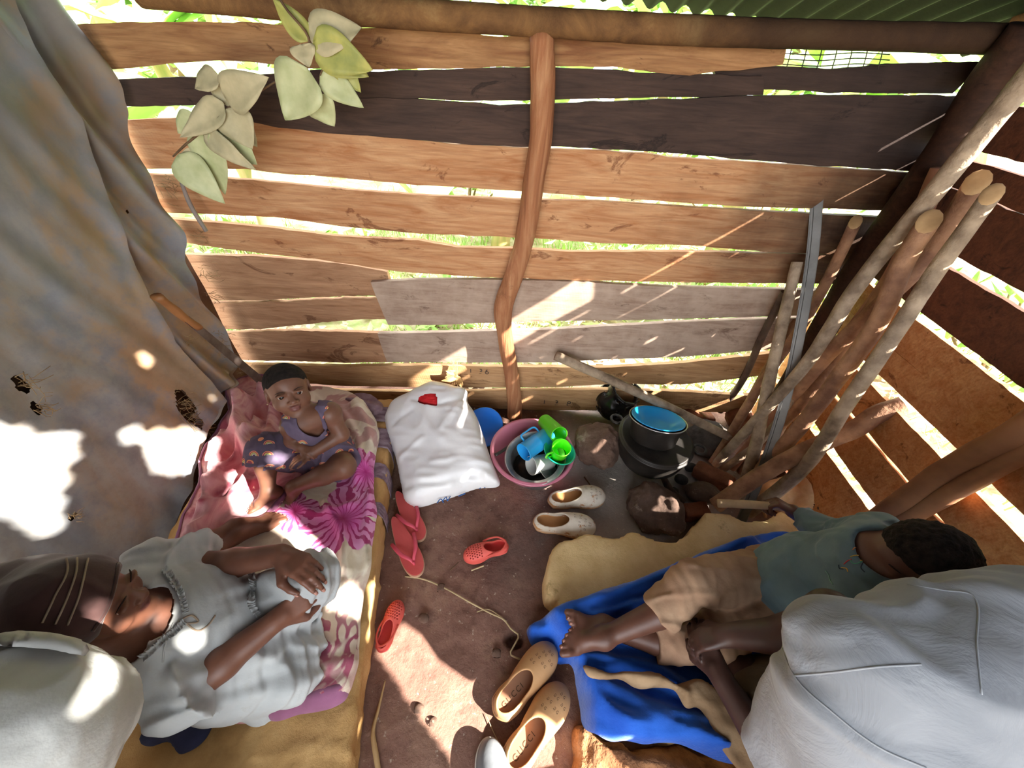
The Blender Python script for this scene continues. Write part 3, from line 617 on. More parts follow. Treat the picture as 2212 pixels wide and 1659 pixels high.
def flower(m, c, cx, cy, R, rot, lobes, cols, stripes):
    dx = m.math('SUBTRACT', px, cx-FB0[0]); dy = m.math('SUBTRACT', py, cy-FB0[1]); r = m.math('SQRT', m.math('ADD', m.math('MULTIPLY', dx, dx), m.math('MULTIPLY', dy, dy)))
    a = m.math('ADD', m.math('ARCTAN2', dy, dx), rot); a = m.math('ADD', a, m.math('MULTIPLY', m.math('SUBTRACT', m.noise(14, 2), .5), .7))
    pet = m.math('ABSOLUTE', m.math('COSINE', m.math('MULTIPLY', a, lobes/2))); rim = m.math('MULTIPLY', m.math('ADD', m.math('MULTIPLY', m.math('POWER', pet, .55), .5), .5), R)
    q = m.math('DIVIDE', r, rim); mask = m.ramp(q, [(.97, 1.0), (1.0, 0.0)])
    st = m.math('SINE', m.math('ADD', m.math('MULTIPLY', a, stripes), m.math('MULTIPLY', m.noise(20, 2), 7.0))); st = m.ramp(m.math('SUBTRACT', st, m.math('MULTIPLY', m.math('SUBTRACT', .55, q), 1.2)), [(.38, 0.0), (.6, .9)])
    fc = m.ramp(m.math('ADD', q, m.math('MULTIPLY', m.math('SUBTRACT', m.noise(16, 3), .5), .5)), [(.0, C(cols[0])), (.35, C(cols[1])), (.9, C(cols[2]))]); fc = m.mix(st, fc, C(cols[3])); return m.mix(mask, c, fc)
for (fx, fy), R, rot, lob in (((640,1112), .085, 1.2, 4), ((795,1030), .12, 2.6, 5), ((745,1128), .15, .5, 5), ((660,1280), .07, .3, 4)):
    w = PZ(fx, fy, .17); c = flower(mfl, c, w[0], w[1], R, rot, lob, ('a02468', 'd96ab2', 'eaa2d2', 'ab2068'), 19)
mfl.color(c); mfl.bump(mfl.noise(180, 3), .25, .003); mfl.put(Sheen_Weight=.35)
mhem = simple('mauve_hem', '7d4a63', '92597a', 12, .85, .2, 40); mhem.put(Sheen_Weight=.3)
def msup(x, y): return np.full(np.shape(x), MZ)
vf, mids = cloth([(560,960),(600,850),(690,835),(760,850),(800,885),(818,930),(808,1000),(808,1060),(815,1110),(806,1170),(800,1230),(785,1290),(775,1380),(772,1440),(750,1500),(640,1542),(470,1556),(440,1545),(470,1450),(480,1330),(440,1250),(520,1130)], .17,
    [([(770,870),(800,940),(790,1000)], .03, .045), ([(735,880),(775,960),(770,1030)], .02, .03), ([(700,1080),(740,1150),(745,1230)], .016, .03), ([(640,1090),(700,1110),(760,1090)], .015, .018), ([(800,1060),(790,1150),(800,1220)], .014, .02), ([(660,1420),(720,1440),(760,1430)], .02, .02),
     ([(740,1260),(700,1330),(720,1400)], .014, .018), ([(460,1535),(600,1520),(740,1480)], .018, .02), ([(560,1110),(640,1150),(690,1200)], .018, .016), ([(640,1030),(680,1025),(720,1035)], .014, .016)], .0085, .014, (.010, 8), .0, seed=2)
obj('floral_blanket', vf, mfl, label='plush blanket with big magenta flowers on cream, spread over the left mattress', cat='blanket', origin=(FB0[0], FB0[1], MZ))
vf, _ = cloth([(455,1552),(470,1538),(600,1505),(700,1475),(755,1462),(752,1500),(640,1545),(520,1558)], .17, [([(470,1548),(600,1525),(745,1485)], .014, .014)], .007, .022, (.006, 14), seed=12)
obj('maroon_throw', vf, mhem, label='folded maroon edge of cloth under the floral blanket', cat='blanket')
# ---- pink blanket bunched up at the rear
mpk = Mat('pink_plush', .92, 0, .1); n0 = mpk.noise(6, 4, .55, 1.6); c = mpk.ramp(n0, [(.33, C('ab5f6c')), (.42, C('c9868d')), (.52, C('daa6a7')), (.62, C('cf9498')), (.72, C('b96d79'))])
c = mpk.mix(mpk.ramp(mpk.noise(4.2, 2, .5, .8), [(.60, 0.0), (.63, .9)]), c, C('b04a5e')); mpk.color(c); mpk.bump(mpk.noise(160, 3), .25, .003); mpk.put(Sheen_Weight=.4)
vf, mids = cloth([(500,830),(540,815),(590,812),(640,850),(700,900),(690,960),(660,1040),(600,1100),(560,1150),(480,1190),(430,1215),(378,1195),(385,1150),(405,1100),(425,1050),(432,1000),(455,950),(490,900)], .18,
    [([(515,840),(510,900),(530,960)], .028, .13), ([(560,830),(620,850),(680,880)], .035, .10), ([(585,880),(580,940),(555,985)], .02, .085), ([(550,900),(555,940)], .022, .09), ([(480,930),(460,990),(470,1040)], .022, .07), ([(520,970),(470,1030),(450,1100)], .016, .045),
     ([(540,1010),(490,1080),(430,1160)], .014, .035), ([(450,1060),(430,1110),(400,1170)], .022, .06), ([(470,1085),(440,1140),(405,1195)], .014, .04), ([(540,880),(500,940),(450,1000)], .016, .05), ([(640,1040),(625,1060)], .01, .01)], .008, .014, (.013, 9), .017, seed=5)
pkb = obj('pink_blanket', vf, mpk, label='dusty pink plush blanket with mauve hem bunched up behind the child', cat='blanket'); obj('hem', mids, mhem, pkb, label='mauve hem')
# navy cloth on the near end
mnv = simple('navy_cloth', '1d2136', '2c3150', 10, .9, .3, 70)
vf, _ = cloth([(318,1560),(330,1520),(420,1500),(462,1556),(445,1592),(395,1628),(360,1600),(322,1610),(300,1600)], .16, [([(330,1540),(400,1560),(440,1570)], .03, .02), ([(340,1600),(420,1560)], .02, .015)], .007, .012, (.006, 11), seed=4)
obj('navy_cloth', vf, mnv, label='small crumpled navy cloth lying on the near end of the left mattress', cat='cloth')
# faded cloth scraps behind the mattress at the wall
msc = simple('faded_check_scrap', '6d4f58', '8f7880', 22, .9, .4, 40)
vf, _ = cloth([(735,862),(780,850),(822,868),(830,885),(800,905),(770,890)], .15, [([(750,865),(815,880)], .02, .03)], .006, .01, (.012, 14), seed=8)
obj('checked_scrap', vf, msc, label='faded checked rag at the rear right corner of the mattress by the wall', cat='rag')
# ================================================================ leafy branch
def leaf(b, t, w, nrm, cup=.15, bend=.1, n=14, fold=.12, ov=.42):
    b, t = np.array(b), np.array(t); L = np.linalg.norm(t-b); d = (t-b)/L; s = np.cross(nrm, d); s /= np.linalg.norm(s); nr = np.cross(d, s); P = []
    for u in np.linspace(0.001, .999, n):
        sh = (math.sin(math.pi*u**(.62 if ov < .5 else 1.1)))**.8*(1-.25*u); row = []
        for q in np.linspace(-1, 1, 7): row.append(b+d*L*u+s*q*sh*w/2+nr*(bend*L*math.sin(math.pi*u)+fold*abs(q)*w*sh+.004*nz3((u*4, q*2, w*99), 1)))
        P.append(row)
    return slab(P, nr*.0006)
mlf1 = simple('yellow_green_leaf', '8d9250', 'b3ad5e', 20, .5, .2, 60, .002); mlf2 = simple('pale_green_leaf', 'a3a878', 'bfc094', 16, .5, .2, 60, .002); mlf3 = simple('dry_tan_leaf', '9c9474', 'bdb08c', 16, .6, .25, 60, .002)
mtw = simple('twig', '4d3a28', '6d543a', 20, .8)
YL = 1.22
br = thing('leafy_branch', PY(520,330,YL), 'dried leafy branch with pale green leaves hanging in front of the back wall', 'branch')
obj('stem', join(tube([PY(575,-60,YL),PY(612,10,YL),PY(668,88,YL),PY(662,125,YL),PY(655,160,YL)], [.003,.003,.003,.0025,.002], 6, segs=16), tube([PY(668,88,YL),PY(700,115,YL-.01),PY(690,170,YL)], [.002,.002,.0015], 6, segs=8), tube([PY(640,150,YL),PY(550,203,YL),PY(490,236,YL),PY(440,280,YL),PY(398,315,YL),PY(374,338,YL)], [.0015,.003,.003,.003,.003,.002], 6, segs=22)), mtw, br)
LV = [((668,88),(588,-5),30,mlf1),((670,82),(782,60),50,mlf3),((676,92),(806,152),52,mlf1),((690,108),(797,166),46,mlf1),((665,148),(617,260),76,mlf2),((680,205),(723,273),48,mlf2),((692,158),(786,233),38,mlf2),((652,96),(668,146),34,mlf3),((712,110),(780,200),36,mlf1),
      ((488,215),(581,167),52,mlf3),((488,228),(492,150),42,mlf3),((474,165),(422,192),34,mlf3),((482,222),(388,297),40,mlf3),((428,252),(385,288),34,mlf2),((492,234),(546,322),62,mlf3),((500,240),(556,318),40,mlf3),((458,268),(556,356),58,mlf2),((440,282),(554,368),34,mlf3),((432,282),(487,420),56,mlf2),((384,334),(486,440),56,mlf2),((390,332),(430,358),44,mlf3)]
for k, (a, b, w, m) in enumerate(LV):
    dy = -.012*((k*7) % 5)+.02; a, b = PY(*a, YL+dy*.3), PY(*b, YL+dy); ww = w*1.42/F_PX*1.12
    obj('leaf', leaf(a, b, ww, np.array([.15*math.sin(k*2.1), -1, .35+.2*math.cos(k*1.7)]), bend=.06*math.sin(k*3), fold=.10), m, br)
# ================================================================ YARD PLANTS
mban = Mat('banana_leaf', .45, 0, .4); mban.color(mban.ramp(mban.noise(2, 4), [(.35, C('8fbf58')), (.7, C('c6e08a'))])); mban.put(Transmission_Weight=0.0, Subsurface_Weight=0.0)
mstem = simple('banana_stem', '8b8a4e', 'b59a6a', 6, .7, .2, 20, stretch=(3, 3, .4)); mgr = simple('grass_blades', '86b04e', 'b5d070', 3, .7); mshr = simple('shrub_leaves', '7fae50', 'b4d478', 5, .6); mlit = simple('fallen_leaves', 'b59a7a', 'd8c6a4', 4, .8); mwd = simple('shrub_wood', '6d5a40', '8b7554', 8, .85)
def banana(x, y, h, nl, L, seed, label):
    R = np.random.default_rng(seed); t = thing('banana_plant', (x, y, 0), label, 'plant', 'banana plants behind the back wall')
    obj('stem', tube([(x, y, 0), (x+.03, y, h*.5), (x+.06*R.normal(), y, h)], [.09, .08, .05], 10, .05, seed, segs=12), mstem, t)
    for k in range(nl):
        a = 2*math.pi*(k+.5*R.random())/nl; el = .35+.8*R.random(); P = []; sd = np.array([-math.sin(a), math.cos(a), 0]); dr = np.array([math.cos(a), math.sin(a), 0])
        for u in np.linspace(0, 1, 12):
            c = np.array([x, y, h]) + dr*(L*u*math.cos(el*.7))+np.array([0, 0, L*(u*math.sin(el)-.85*u*u)]); w = .17*math.sin(math.pi*min(.97, .06+u*.9))**.6
            P.append([c+sd*q*w+np.array([0, 0, -.25*abs(q)*w+.012*math.sin(q*9+u*30)]) for q in np.linspace(-1, 1, 7)])
        obj('leaf', slab(P, (0, 0, .002)), mban, t)
for k, (x, y, h, nl, L) in enumerate(((-3.2,4.2,1.3,8,1.5),(-2.0,3.0,1.0,7,1.2),(-1.2,5.0,1.5,8,1.6),(-.2,3.6,.9,8,1.3),(.8,4.6,1.4,8,1.5),(1.6,3.2,1.0,8,1.3),(2.7,4.4,1.3,8,1.5),(2.3,2.3,.7,7,1.1),(-3.9,6.2,1.8,8,1.7),(.2,6.6,1.9,8,1.8),(3.9,5.6,1.6,8,1.7),(4.6,3.2,1.2,8,1.4))):
    banana(x, y, h, nl, L, 40+k, 'green banana plant growing in the yard behind the back wall')
def quads(n, fn):
    V = []; Fc = []
    for i in range(n):
        v, f = fn(i); b = len(V); V += [tuple(q) for q in v]; Fc += [[q+b for q in g] for g in f]
    return np.array(V), Fc
def leafq(c, d, s, L, w):
    c, d, s = np.array(c), np.array(d), np.array(s); u = np.cross(d, s)*.18*w
    return [c, c+d*L*.45+s*w/2+u, c+d*L, c+d*L*.45-s*w/2+u, c+d*L*.45], [[0, 1, 4], [1, 2, 4], [2, 3, 4], [3, 0, 4]]
def rdir(R, up=.3):
    d = R.normal(size=3); d[2] = abs(d[2])*.6+up; d /= np.linalg.norm(d); s = np.cross(d, (0, 0, 1.0)); s /= np.linalg.norm(s)+1e-9; return d, s
def shrub(x, y, r, h, n, lw, seed, label):
    R = np.random.default_rng(seed); t = thing('leafy_shrub', (x, y, 0), label, 'shrub', 'shrubs around the hut')
    stems = []; 
    for k in range(5): d, _ = rdir(R, .8); stems.append(tube([(x, y, 0), np.array([x, y, 0])+d*h*.5, np.array([x, y, 0])+d*h*.9], [.012, .01, .005], 5))
    obj('stems', join(*stems), mwd, t)
    def fn(i):
        d, s = rdir(R, .1); p = R.normal(size=3)*np.array([r*.5, r*.5, h*.28])+np.array([x, y, h*.6]); p[2] = max(.05, p[2]); return leafq(p, d, s, lw*(1+R.random()), lw*.55)
    obj('foliage', quads(n, fn), mshr, t, smooth=False)
for k, (x, y, r, h, n, lw) in enumerate(((-2.6,2.6,.5,.7,240,.10),(-1.3,2.5,.35,.45,200,.09),(-.5,2.2,.3,.35,180,.08),(.6,2.4,.4,.5,220,.09),(1.3,2.3,.35,.4,200,.08),(2.0,3.4,.6,.9,260,.11),(2.9,1.9,.5,1.0,260,.10),(3.0,1.0,.4,.55,220,.09),(3.6,.2,.5,.6,240,.09),(-3.4,3.4,.7,1.1,280,.12),(-.6,4.2,.6,.9,260,.11),(1.4,5.4,.8,1.2,300,.13))):
    shrub(x, y, r, h, n, lw, 70+k, 'green leafy shrub growing in the yard outside the slats')
mtree = simple('tree_leaves', '7fae52', 'bfdc86', 1.5, .6)
for k, x in enumerate((-6.5,-4.3,-2.1,.1,2.3,4.5,6.7,8.9)):
    R = np.random.default_rng(90+k); y = 8.2+R.random()*1.5; t = thing('broadleaf_tree', (x, y, 0), 'green broadleaf tree far behind the back wall', 'tree', 'trees behind the hut')
    obj('trunk', tube([(x, y, 0), (x+.1, y, 1.5), (x, y, 3)], [.14, .11, .06], 8), mwd, t)
    def fn(i):
        d, s = rdir(R, 0); q = R.normal(size=3); q /= np.linalg.norm(q); q = q*R.random()**.33*np.array([1.02, 1.0, 1.9])+np.array([x, y, 2.0]); q[2] = max(q[2], .1); return leafq(q, d, s, .35, .22)
    obj('crown', quads(700, fn), mtree, t, smooth=False)
RG = np.random.default_rng(5)
def blade_(i):
    right = i % 6 == 0; x = RG.uniform(-3.2, 3.0) if not right else RG.uniform(1.6, 4.5); y = 1.62+abs(RG.normal())*1.1 if not right else RG.uniform(-.5, 1.6)
    if vnoise(np.array([[x, y, 0]]), 1.6)[0] < -.05: y += .9
    h = .05+.13*RG.random(); a = RG.uniform(0, 6.28); d = np.array([math.cos(a)*.5, math.sin(a)*.5, 1])*h; s = np.array([-math.sin(a), math.cos(a), 0])*.004
    c = np.array([x, y, -.015]); m = c+d*.6; e = c+d*np.array([1.6, 1.6, .95]); return [c-s, c+s, m+s*.8, m-s*.8, e], [[0, 1, 2, 3], [3, 2, 4]]
obj('grass', quads(9000, blade_), mgr, smooth=False, label='short green grass outside behind the slatted walls', cat='grass', kind='stuff', origin=(0, 2, 0))
def lit_(i):
    right = i % 4 == 0; x = RG.uniform(-3.0, 3.0) if not right else RG.uniform(1.45, 3.6); y = 1.64+abs(RG.normal())*.9 if not right else RG.uniform(-1, 1.6)
    d, s = rdir(RG, .05); d[2] *= .3; return leafq((x, y, .006+.02*RG.random()), d, s, .05+.1*RG.random(), .03+.04*RG.random())
obj('leaf_litter', quads(2200, lit_), mlit, smooth=False, label='dry fallen leaves scattered on the ground outside', cat='leaves', kind='stuff', origin=(0, 2, 0))
# ================================================================ MIDDLE: bag, basin, pots, hearth
def norm(v): v = np.array(v, float); return v/np.linalg.norm(v)
def pillow(outline, o, n, front, back, cell=.009, seed=0, wr=(.006, 14), hole=None, e=.09, lines=()):
    """stuffed flat bag: pixel outline met with the plane (o,n), bulging to both sides"""
    n = norm(n); o = np.array(o, float); eu = norm(np.cross(n, (0, 1, 0))) if abs(n[1]) < .9 else norm(np.cross(n, (0, 0, 1))); ev = np.cross(n, eu)
    def to(px): 
        d = ray(*px); t = ((o-CAM)@n)/(d@n); q = CAM+d*t-o; return (q@eu, q@ev)
    poly = smooth_path([to(p) for p in outline]+[to(outline[0])], 150)[:-1]; lo, hi = poly.min(0)-2*cell, poly.max(0)+2*cell; nx, ny = np.ceil((hi-lo)/cell).astype(int)
    X, Y = np.meshgrid(lo[0]+cell*np.arange(nx), lo[1]+cell*np.arange(ny), indexing='ij'); P = np.c_[X.ravel(), Y.ravel()]; ins = in_poly(P, [tuple(q) for q in poly]); I = ins.reshape(nx, ny)
    cells = np.argwhere((I[:-1, :-1].astype(int)+I[1:, :-1]+I[1:, 1:]+I[:-1, 1:]) >= 1); f = np.stack([cells[:, 0]*ny+cells[:, 1], (cells[:, 0]+1)*ny+cells[:, 1], (cells[:, 0]+1)*ny+cells[:, 1]+1, cells[:, 0]*ny+cells[:, 1]+1], 1)
    use = np.unique(f); mp = np.full(len(P), -1); mp[use] = np.arange(len(use)); f = mp[f]; P = P[use]; ins = ins[use]; d, bp = near_seg(P, poly); P[~ins] = bp[~ins]; d[~ins] = 0
    s = np.clip(d/e, 0, 1); bul = np.sqrt(1-(1-s)**2); p3 = np.c_[P, np.zeros(len(P))]; g = np.clip(d/.02, 0, 1)
    w = g*(wr[0]*ridged(p3*np.array([1, .6, 1]), wr[1], seed)+wr[0]*.6*ridged(p3*np.array([.6, 1.2, 1]), wr[1]*2.1, seed+4)+wr[0]*.5*vnoise(p3, wr[1]*.5, seed+2))
    for pl, ww, hh in lines:
        dd, _ = near_seg(P, [to(q) for q in pl], False); w += hh*np.exp(-(dd/ww)**2)*g
    if hole is not None:
        hp2 = [tuple(to(q)) for q in hole]; fkeep = f[~in_poly(P[f].mean(1), hp2)]; ffm = np.unique(fkeep); ki = ffm[in_poly(P[ffm], hp2)]
        if len(ki): P[ki] = near_seg(P[ki], hp2)[1]
    F3 = o+P[:, :1]*eu+P[:, 1:]*ev+((front*bul+w)*1)[:, None]*n; B3 = o+P[:, :1]*eu+P[:, 1:]*ev-(back*bul+.002)[:, None]*n
    ff = f.copy()
    if hole is not None: ff = fkeep
    k = len(P); sgn = 1 if np.cross(P[f[0, 1]]-P[f[0, 0]], P[f[0, 3]]-P[f[0, 0]]) > 0 else -1
    fr_ = ff if (np.cross(eu, ev)@n)*sgn > 0 else ff[:, ::-1]; bk = (f[:, ::-1] if (np.cross(eu, ev)@n)*sgn > 0 else f)+k
    return np.r_[F3, B3], fr_.tolist()+bk.tolist()
mbag = Mat('white_plastic_bag', .38, 0, .5); mbag.color(mbag.ramp(mbag.noise(3, 5), [(.35, C('d6d3d6')), (.6, C('e9e6e4'))])); mbag.over(mbag.ramp(mbag.noise(6, 6, .7), [(.62, 0.0), (.75, .35)]), C('c7b6aa')); mbag.bump(mbag.noise(16, 4, .55, .3), .35, .005); mbag.put(Sheen_Weight=.1)
o_, n_ = np.array([-.33, 1.05, .10]), norm((-.05, -.34, 1))
hole = [(910,884),(913,875),(922,871),(936,870),(948,871),(952,880),(950,891),(938,893),(922,890)]
bag = thing('plastic_bag', (-.33, 1.05, .0), 'bulging white plastic carrier bag lying against the back wall', 'bag')
obj('bag_body', pillow([(832,905),(848,872),(890,848),(935,829),(985,838),(1008,844),(1010,868),(1024,890),(1044,940),(1058,985),(1073,1022),(1080,1046),(1030,1056),(960,1080),(890,1093),(878,1085),(868,1050),(856,992),(838,942)], o_, n_, .085, .055, .008, 3, (.007, 11), hole, .10,
    [([(900,880),(930,930),(960,960)], .02, .012), ([(1010,870),(960,890),(900,880)], .012, -.012), ([(1000,880),(960,940)], .012, .010), ([(860,930),(900,900)], .012, -.008), ([(1060,1010),(1000,1000),(940,1010)], .012, .008), ([(890,1060),(960,1050),(1040,1030)], .014, -.008), ([(870,1000),(920,960)], .01, .007)]), mbag, bag)
mbp = simple('blue_bag_print', '2b63a8', rough=.5)
def flatmark(pts, z, w, m, name, parent): obj(name, tube([PZ(x, y, z) for x, y in pts], w, 5, segs=10), m, parent)
for k, q in enumerate(([(944,1087),(952,1078),(958,1086)], [(956,1082),(964,1074),(966,1082),(973,1072)], [(1036,1056),(1042,1050),(1048,1054)], [(1052,1050),(1058,1046),(1064,1050)], [(990,1072),(1005,1066)])): flatmark(q, .072, .0022, mbp, 'blue_print', bag)
mred = simple('red_cloth', 'd01c22', 'e63034', 14, .8, .3, 60)
obj('red_cloth', pillow([(896,864),(902,850),(922,846),(944,848),(950,864),(944,877),(922,879)], o_+n_*.062, n_, .010, .01, .004, 5, (.004, 40), None, .03), mred, label='bright red cloth showing through the handle hole of the white bag', cat='cloth')
mhk = simple('dry_husk', 'a37d4e', 'd0ac78', 14, .85, .4, 50)
hk = [leaf(PY(a[0], a[1], YB-.02), PY(b[0], b[1], YB-.035), .035, (0.2, -1, .3), bend=.15) for a, b in (((990,812),(952,822)), ((985,806),(962,800)), ((988,812),(1000,838)))]+[tube([PY(982+q*3, 780, YB-.012), PY(984+q*2, 810, YB-.03), PY(976+q*6, 838, YB-.02)], .0016, 5, segs=8) for q in range(-2, 3)]
obj('dry_husk', join(*hk), mhk, label='dry husk and fibres snagged on the low plank above the white bag', cat='husk')
# ---- plastics
def plast(name, c1, rough=.32, sub=.0): m = simple(name, c1, rough=rough, spec=.5); m.put(Coat_Weight=.1); return m
mpink, mcy, mlg, mtl, mbl, mwh, mbw = plast('pink_plastic', 'c9798c'), plast('sky_blue_plastic', '2f9fdf'), plast('lime_green_plastic', '5ddc22'), plast('teal_plastic', '18b48c'), plast('royal_blue_plastic', '2373d6'), plast('off_white_plastic', 'c9c6be'), plast('bright_blue_plastic', '16a5ea')
malu = simple('scratched_aluminium', 'a9a6a4', 'd0cdca', 12, .32, .15, 60, .002, metal=.85); mblk = simple('sooty_iron', '24211f', '3b3530', 10, .48, .25, 60, .003, metal=.35, spec=.5); msoot = simple('polished_soot_metal', '1d1b1b', '4a4644', 7, .28, .2, 30, .004, metal=.7)
def shell(prof, th): # profile (r,z) outer from centre bottom to rim; returns closed wall profile
    inn = [(max(r-th, 0), z+th*.6) for r, z in prof[::-1]]; return prof+inn
bc = PZ(1150, 972, .115); bc[2] = 0
basin = thing('basin', (bc[0], bc[1], .004), 'round pink plastic basin full of cups and a pot', 'basin')
obj('basin_body', lathe(shell([(0, .012), (.125, .012), (.135, .02), (.165, .08), (.175, .112), (.19, .118), (.192, .112)][:5]+[(.181, .122), (.190, .124), (.193, .118)], .005), 64, (bc[0], bc[1], -.004)), mpink, basin)
def frame(ax, hint=(0, 0, 1)):
    ax = norm(ax); u = np.cross(hint, ax); u = norm(u if np.linalg.norm(u) > .05 else np.cross((1, 0, 0), ax)); return ax, u, np.cross(ax, u)
def cup(name, mouth, base, r0, r1, m, label, handle=None, th=.0022, ridge=False, hl='handle'):
    mouth, base = np.array(mouth), np.array(base); ax = norm(mouth-base); H = np.linalg.norm(mouth-base); t = thing(name, base, label, name.replace('_', ' ').split()[-1])
    pr = [(0, 0), (r0*.93, 0), (r0, .004)]+([(r0+(r1-r0)*.5, H*.5), (r0+(r1-r0)*.5+.0015, H*.52), (r0+(r1-r0)*.55, H*.54)] if ridge else [])+[(r1, H-.002), (r1+.001, H)]
    obj(name+'_body', lathe(shell(pr, th), 40, base, ax), m, t)
    if handle is not None:
        h = norm(np.array(handle)-ax*(np.array(handle)@ax)); rm = (r0+r1)/2*.98; pts = [base+ax*H*.82+h*rm, base+ax*H*.84+h*(rm+.024), base+ax*H*.62+h*(rm+.03), base+ax*H*.32+h*(rm+.022), base+ax*H*.28+h*rm]
        obj('handle', tube(pts, .0042, 8, segs=20, sx=1.3), m, t)
    return t
# aluminium pot inside the basin
pc = PZ(1156, 988, .13); pax = norm((-.10, -.12, 1)); pb = pc-pax*.105
pot = thing('aluminium_pot', pb, 'open aluminium pot standing inside the pink basin', 'pot')
obj('pot_body', lathe(shell([(0, 0), (.095, 0), (.108, .010), (.112, .088), (.113, .096), (.134, .104), (.136, .106)], .004), 56, pb, pax), malu, pot)
obj('inner_lid', lathe([(0, .02), (.07, .02), (.098, .012), (.1, .01)], 40, pb+pax*.012, pax), msoot, pot)
cup('blue_mug', PZ(1131, 977, .165), PZ(1188, 938, .155), .040, .041, mcy, 'sky blue plastic mug lying on its side in the aluminium pot', PZ(1128,930,.2)-PZ(1128,970,.16), ridge=True)
cup('white_cup', PZ(1147, 1006, .115), PZ(1190, 996, .085), .036, .042, mwh, 'off-white plastic cup lying in the aluminium pot below the blue mug')
cup('green_cup', PZ(1208, 940, .222), PZ(1176, 909, .165), .034, .039, mlg, 'lime green plastic cup tipped over on the rear rim of the basin')
tb = PZ(1203, 985, .125); tax = norm((.18, -.05, 1))
tbw = thing('teal_bowl', tb, 'small teal plastic bowl holding a green mug at the right of the basin', 'bowl'); obj('bowl_body', lathe(shell([(0, 0), (.035, 0), (.05, .008), (.066, .036), (.071, .042), (.073, .042)], .0025), 44, tb, tax), mtl, tbw)
cup('green_mug', PZ(1213, 966, .215), tb+tax*.006+np.array([.002, 0, 0]), .036, .041, mlg, 'lime green mug with a handle standing in the teal bowl', PZ(1180,985,.2)-PZ(1205,975,.2))
pl = PZ(1185, 1020, .085); obj('steel_plate', lathe(shell([(0, 0), (.04, 0), (.055, .006), (.057, .007)], .002), 36, pl, norm((.5, .1, .85))), malu, label='small metal plate standing among the cups in the aluminium pot', cat='plate')
kn = thing('knife', PZ(1085, 970, .1), 'kitchen knife with black handle resting on the left rim of the basin', 'knife'); obj('handle', tube([PZ(1070,983,.13), PZ(1084,975,.125), PZ(1099,965,.115)], [.009,.008,.009], 8, sx=.6, segs=8), mblk, kn, label='black plastic handle'); obj('blade', blade(PZ(1099,965,.115), PZ(1140,955,.06), .018, .012, .0015, norm((.3, -.5, .8))), malu, kn, smooth=False)
bb = PZ(1058, 945, .05); obj('blue_plate', lathe(shell([(0, 0), (.05, 0), (.07, .012), (.098, .028), (.102, .029)], .0025), 48, (bb[0]-.03, bb[1]+.055, .05), norm((-.25, -.45, .85))), mbl, label='royal blue plastic plate half hidden between the white bag and the basin', cat='plate')
# ---- hearth: pots on stones
cpc = PZ(1417, 947, .205); cax = norm((.03, -.02, 1)); cb = cpc-cax*.155
cp = thing('cast_iron_pot', cb, 'large sooty cast iron pot with two ring handles on the hearth stones', 'pot')
obj('pot_body', lathe(shell([(0, 0), (.08, .002), (.125, .022), (.148, .06), (.157, .11), (.158, .145), (.166, .150), (.167, .156), (.160, .158)], .006), 64, cb, cax), mblk, cp)
obj('lid', lathe([(.157, .157), (.158, .163), (.150, .166), (.140, .162), (.10, .164), (0, .166)], 64, cb, cax), mblk, cp)
for hp_ in ((1337, 905), (1508, 968)):
    q = PZ(*hp_, .20); d = norm((q-cpc)*np.array([1, 1, 0])); c0 = cpc+d*.170-cax*.012; s_ = np.cross(cax, d); ring = [c0+d*(.022+.026*math.cos(a))+s_*.026*math.sin(a) for a in np.linspace(-2.9, 2.9, 22)]; obj('ring_handle', tube(ring, .0062, 8), mblk, cp)
spc = PZ(1421, 905, .315); sax = norm((.06, -.10, 1)); sb = PZ(1408, 950, .215); sax = norm(spc-sb); sH = np.linalg.norm(spc-sb)
sp = thing('saucepan', sb, 'black saucepan standing on the lid of the cast iron pot', 'saucepan'); obj('pan_body', lathe(shell([(0, 0), (.085, 0), (.097, .012), (.105, sH*.7), (.117, sH-.004), (.120, sH)], .003), 56, sb, sax), mblk, sp)
obj('rim', lathe([(.117, sH-.003), (.121, sH-.001), (.121, sH+.002), (.116, sH+.002), (.117, sH-.003)], 56, sb, sax), malu, sp, label='worn bright metal rim')
bwb = sb+sax*(sH-.03); obj('blue_bowl', lathe(shell([(0, 0), (.055, 0), (.072, .006), (.098, .028), (.110, .036), (.112, .036)], .003), 56, bwb, sax), mbw, label='bright blue plastic bowl sitting in the black saucepan', cat='bowl')
kb = PZ(1322, 905, .0); kax = norm((.25, -.30, .92))
S = SDF((kb[0]-.17, kb[1]-.16, -.03), (kb[0]+.2, kb[1]+.2, .30), .005); kc = np.array([kb[0]+.0, kb[1]+.03, .105])
Ak = np.array(frame(kax))[[1, 2, 0]]; S.ell(kc, (.108, .108, .100), Ak, 0); S.cone(kc+kax*.06, kc+kax*.118, .078, .072, .02, flat='b'); S.cone(kc+kax*.112, kc+kax*.122, .083, .083, .004, flat='ab'); S.cone(kc-kax*.02, kc+kax*.14, .064, .068, 0, 'cut', flat='ab'); S.ell(kc, (.100, .100, .093), Ak, 0, 'cut')
S.ell(kc+Ak[0]*-.03+kax*.09-Ak[1]*.09, (.03, .03, .03), None, .015, 'cut'); S.ell(kc+Ak[0]*.05-Ak[1]*.11+kax*.02, (.035, .02, .04), None, .015, 'cut'); S.wob(lambda p: .005*vnoise(p, 22)+.002*vnoise(p, 60))
obj('dented_pot', S.mesh(), msoot, label='dented round black metal pot with an open mouth at the back of the hearth', cat='pot')
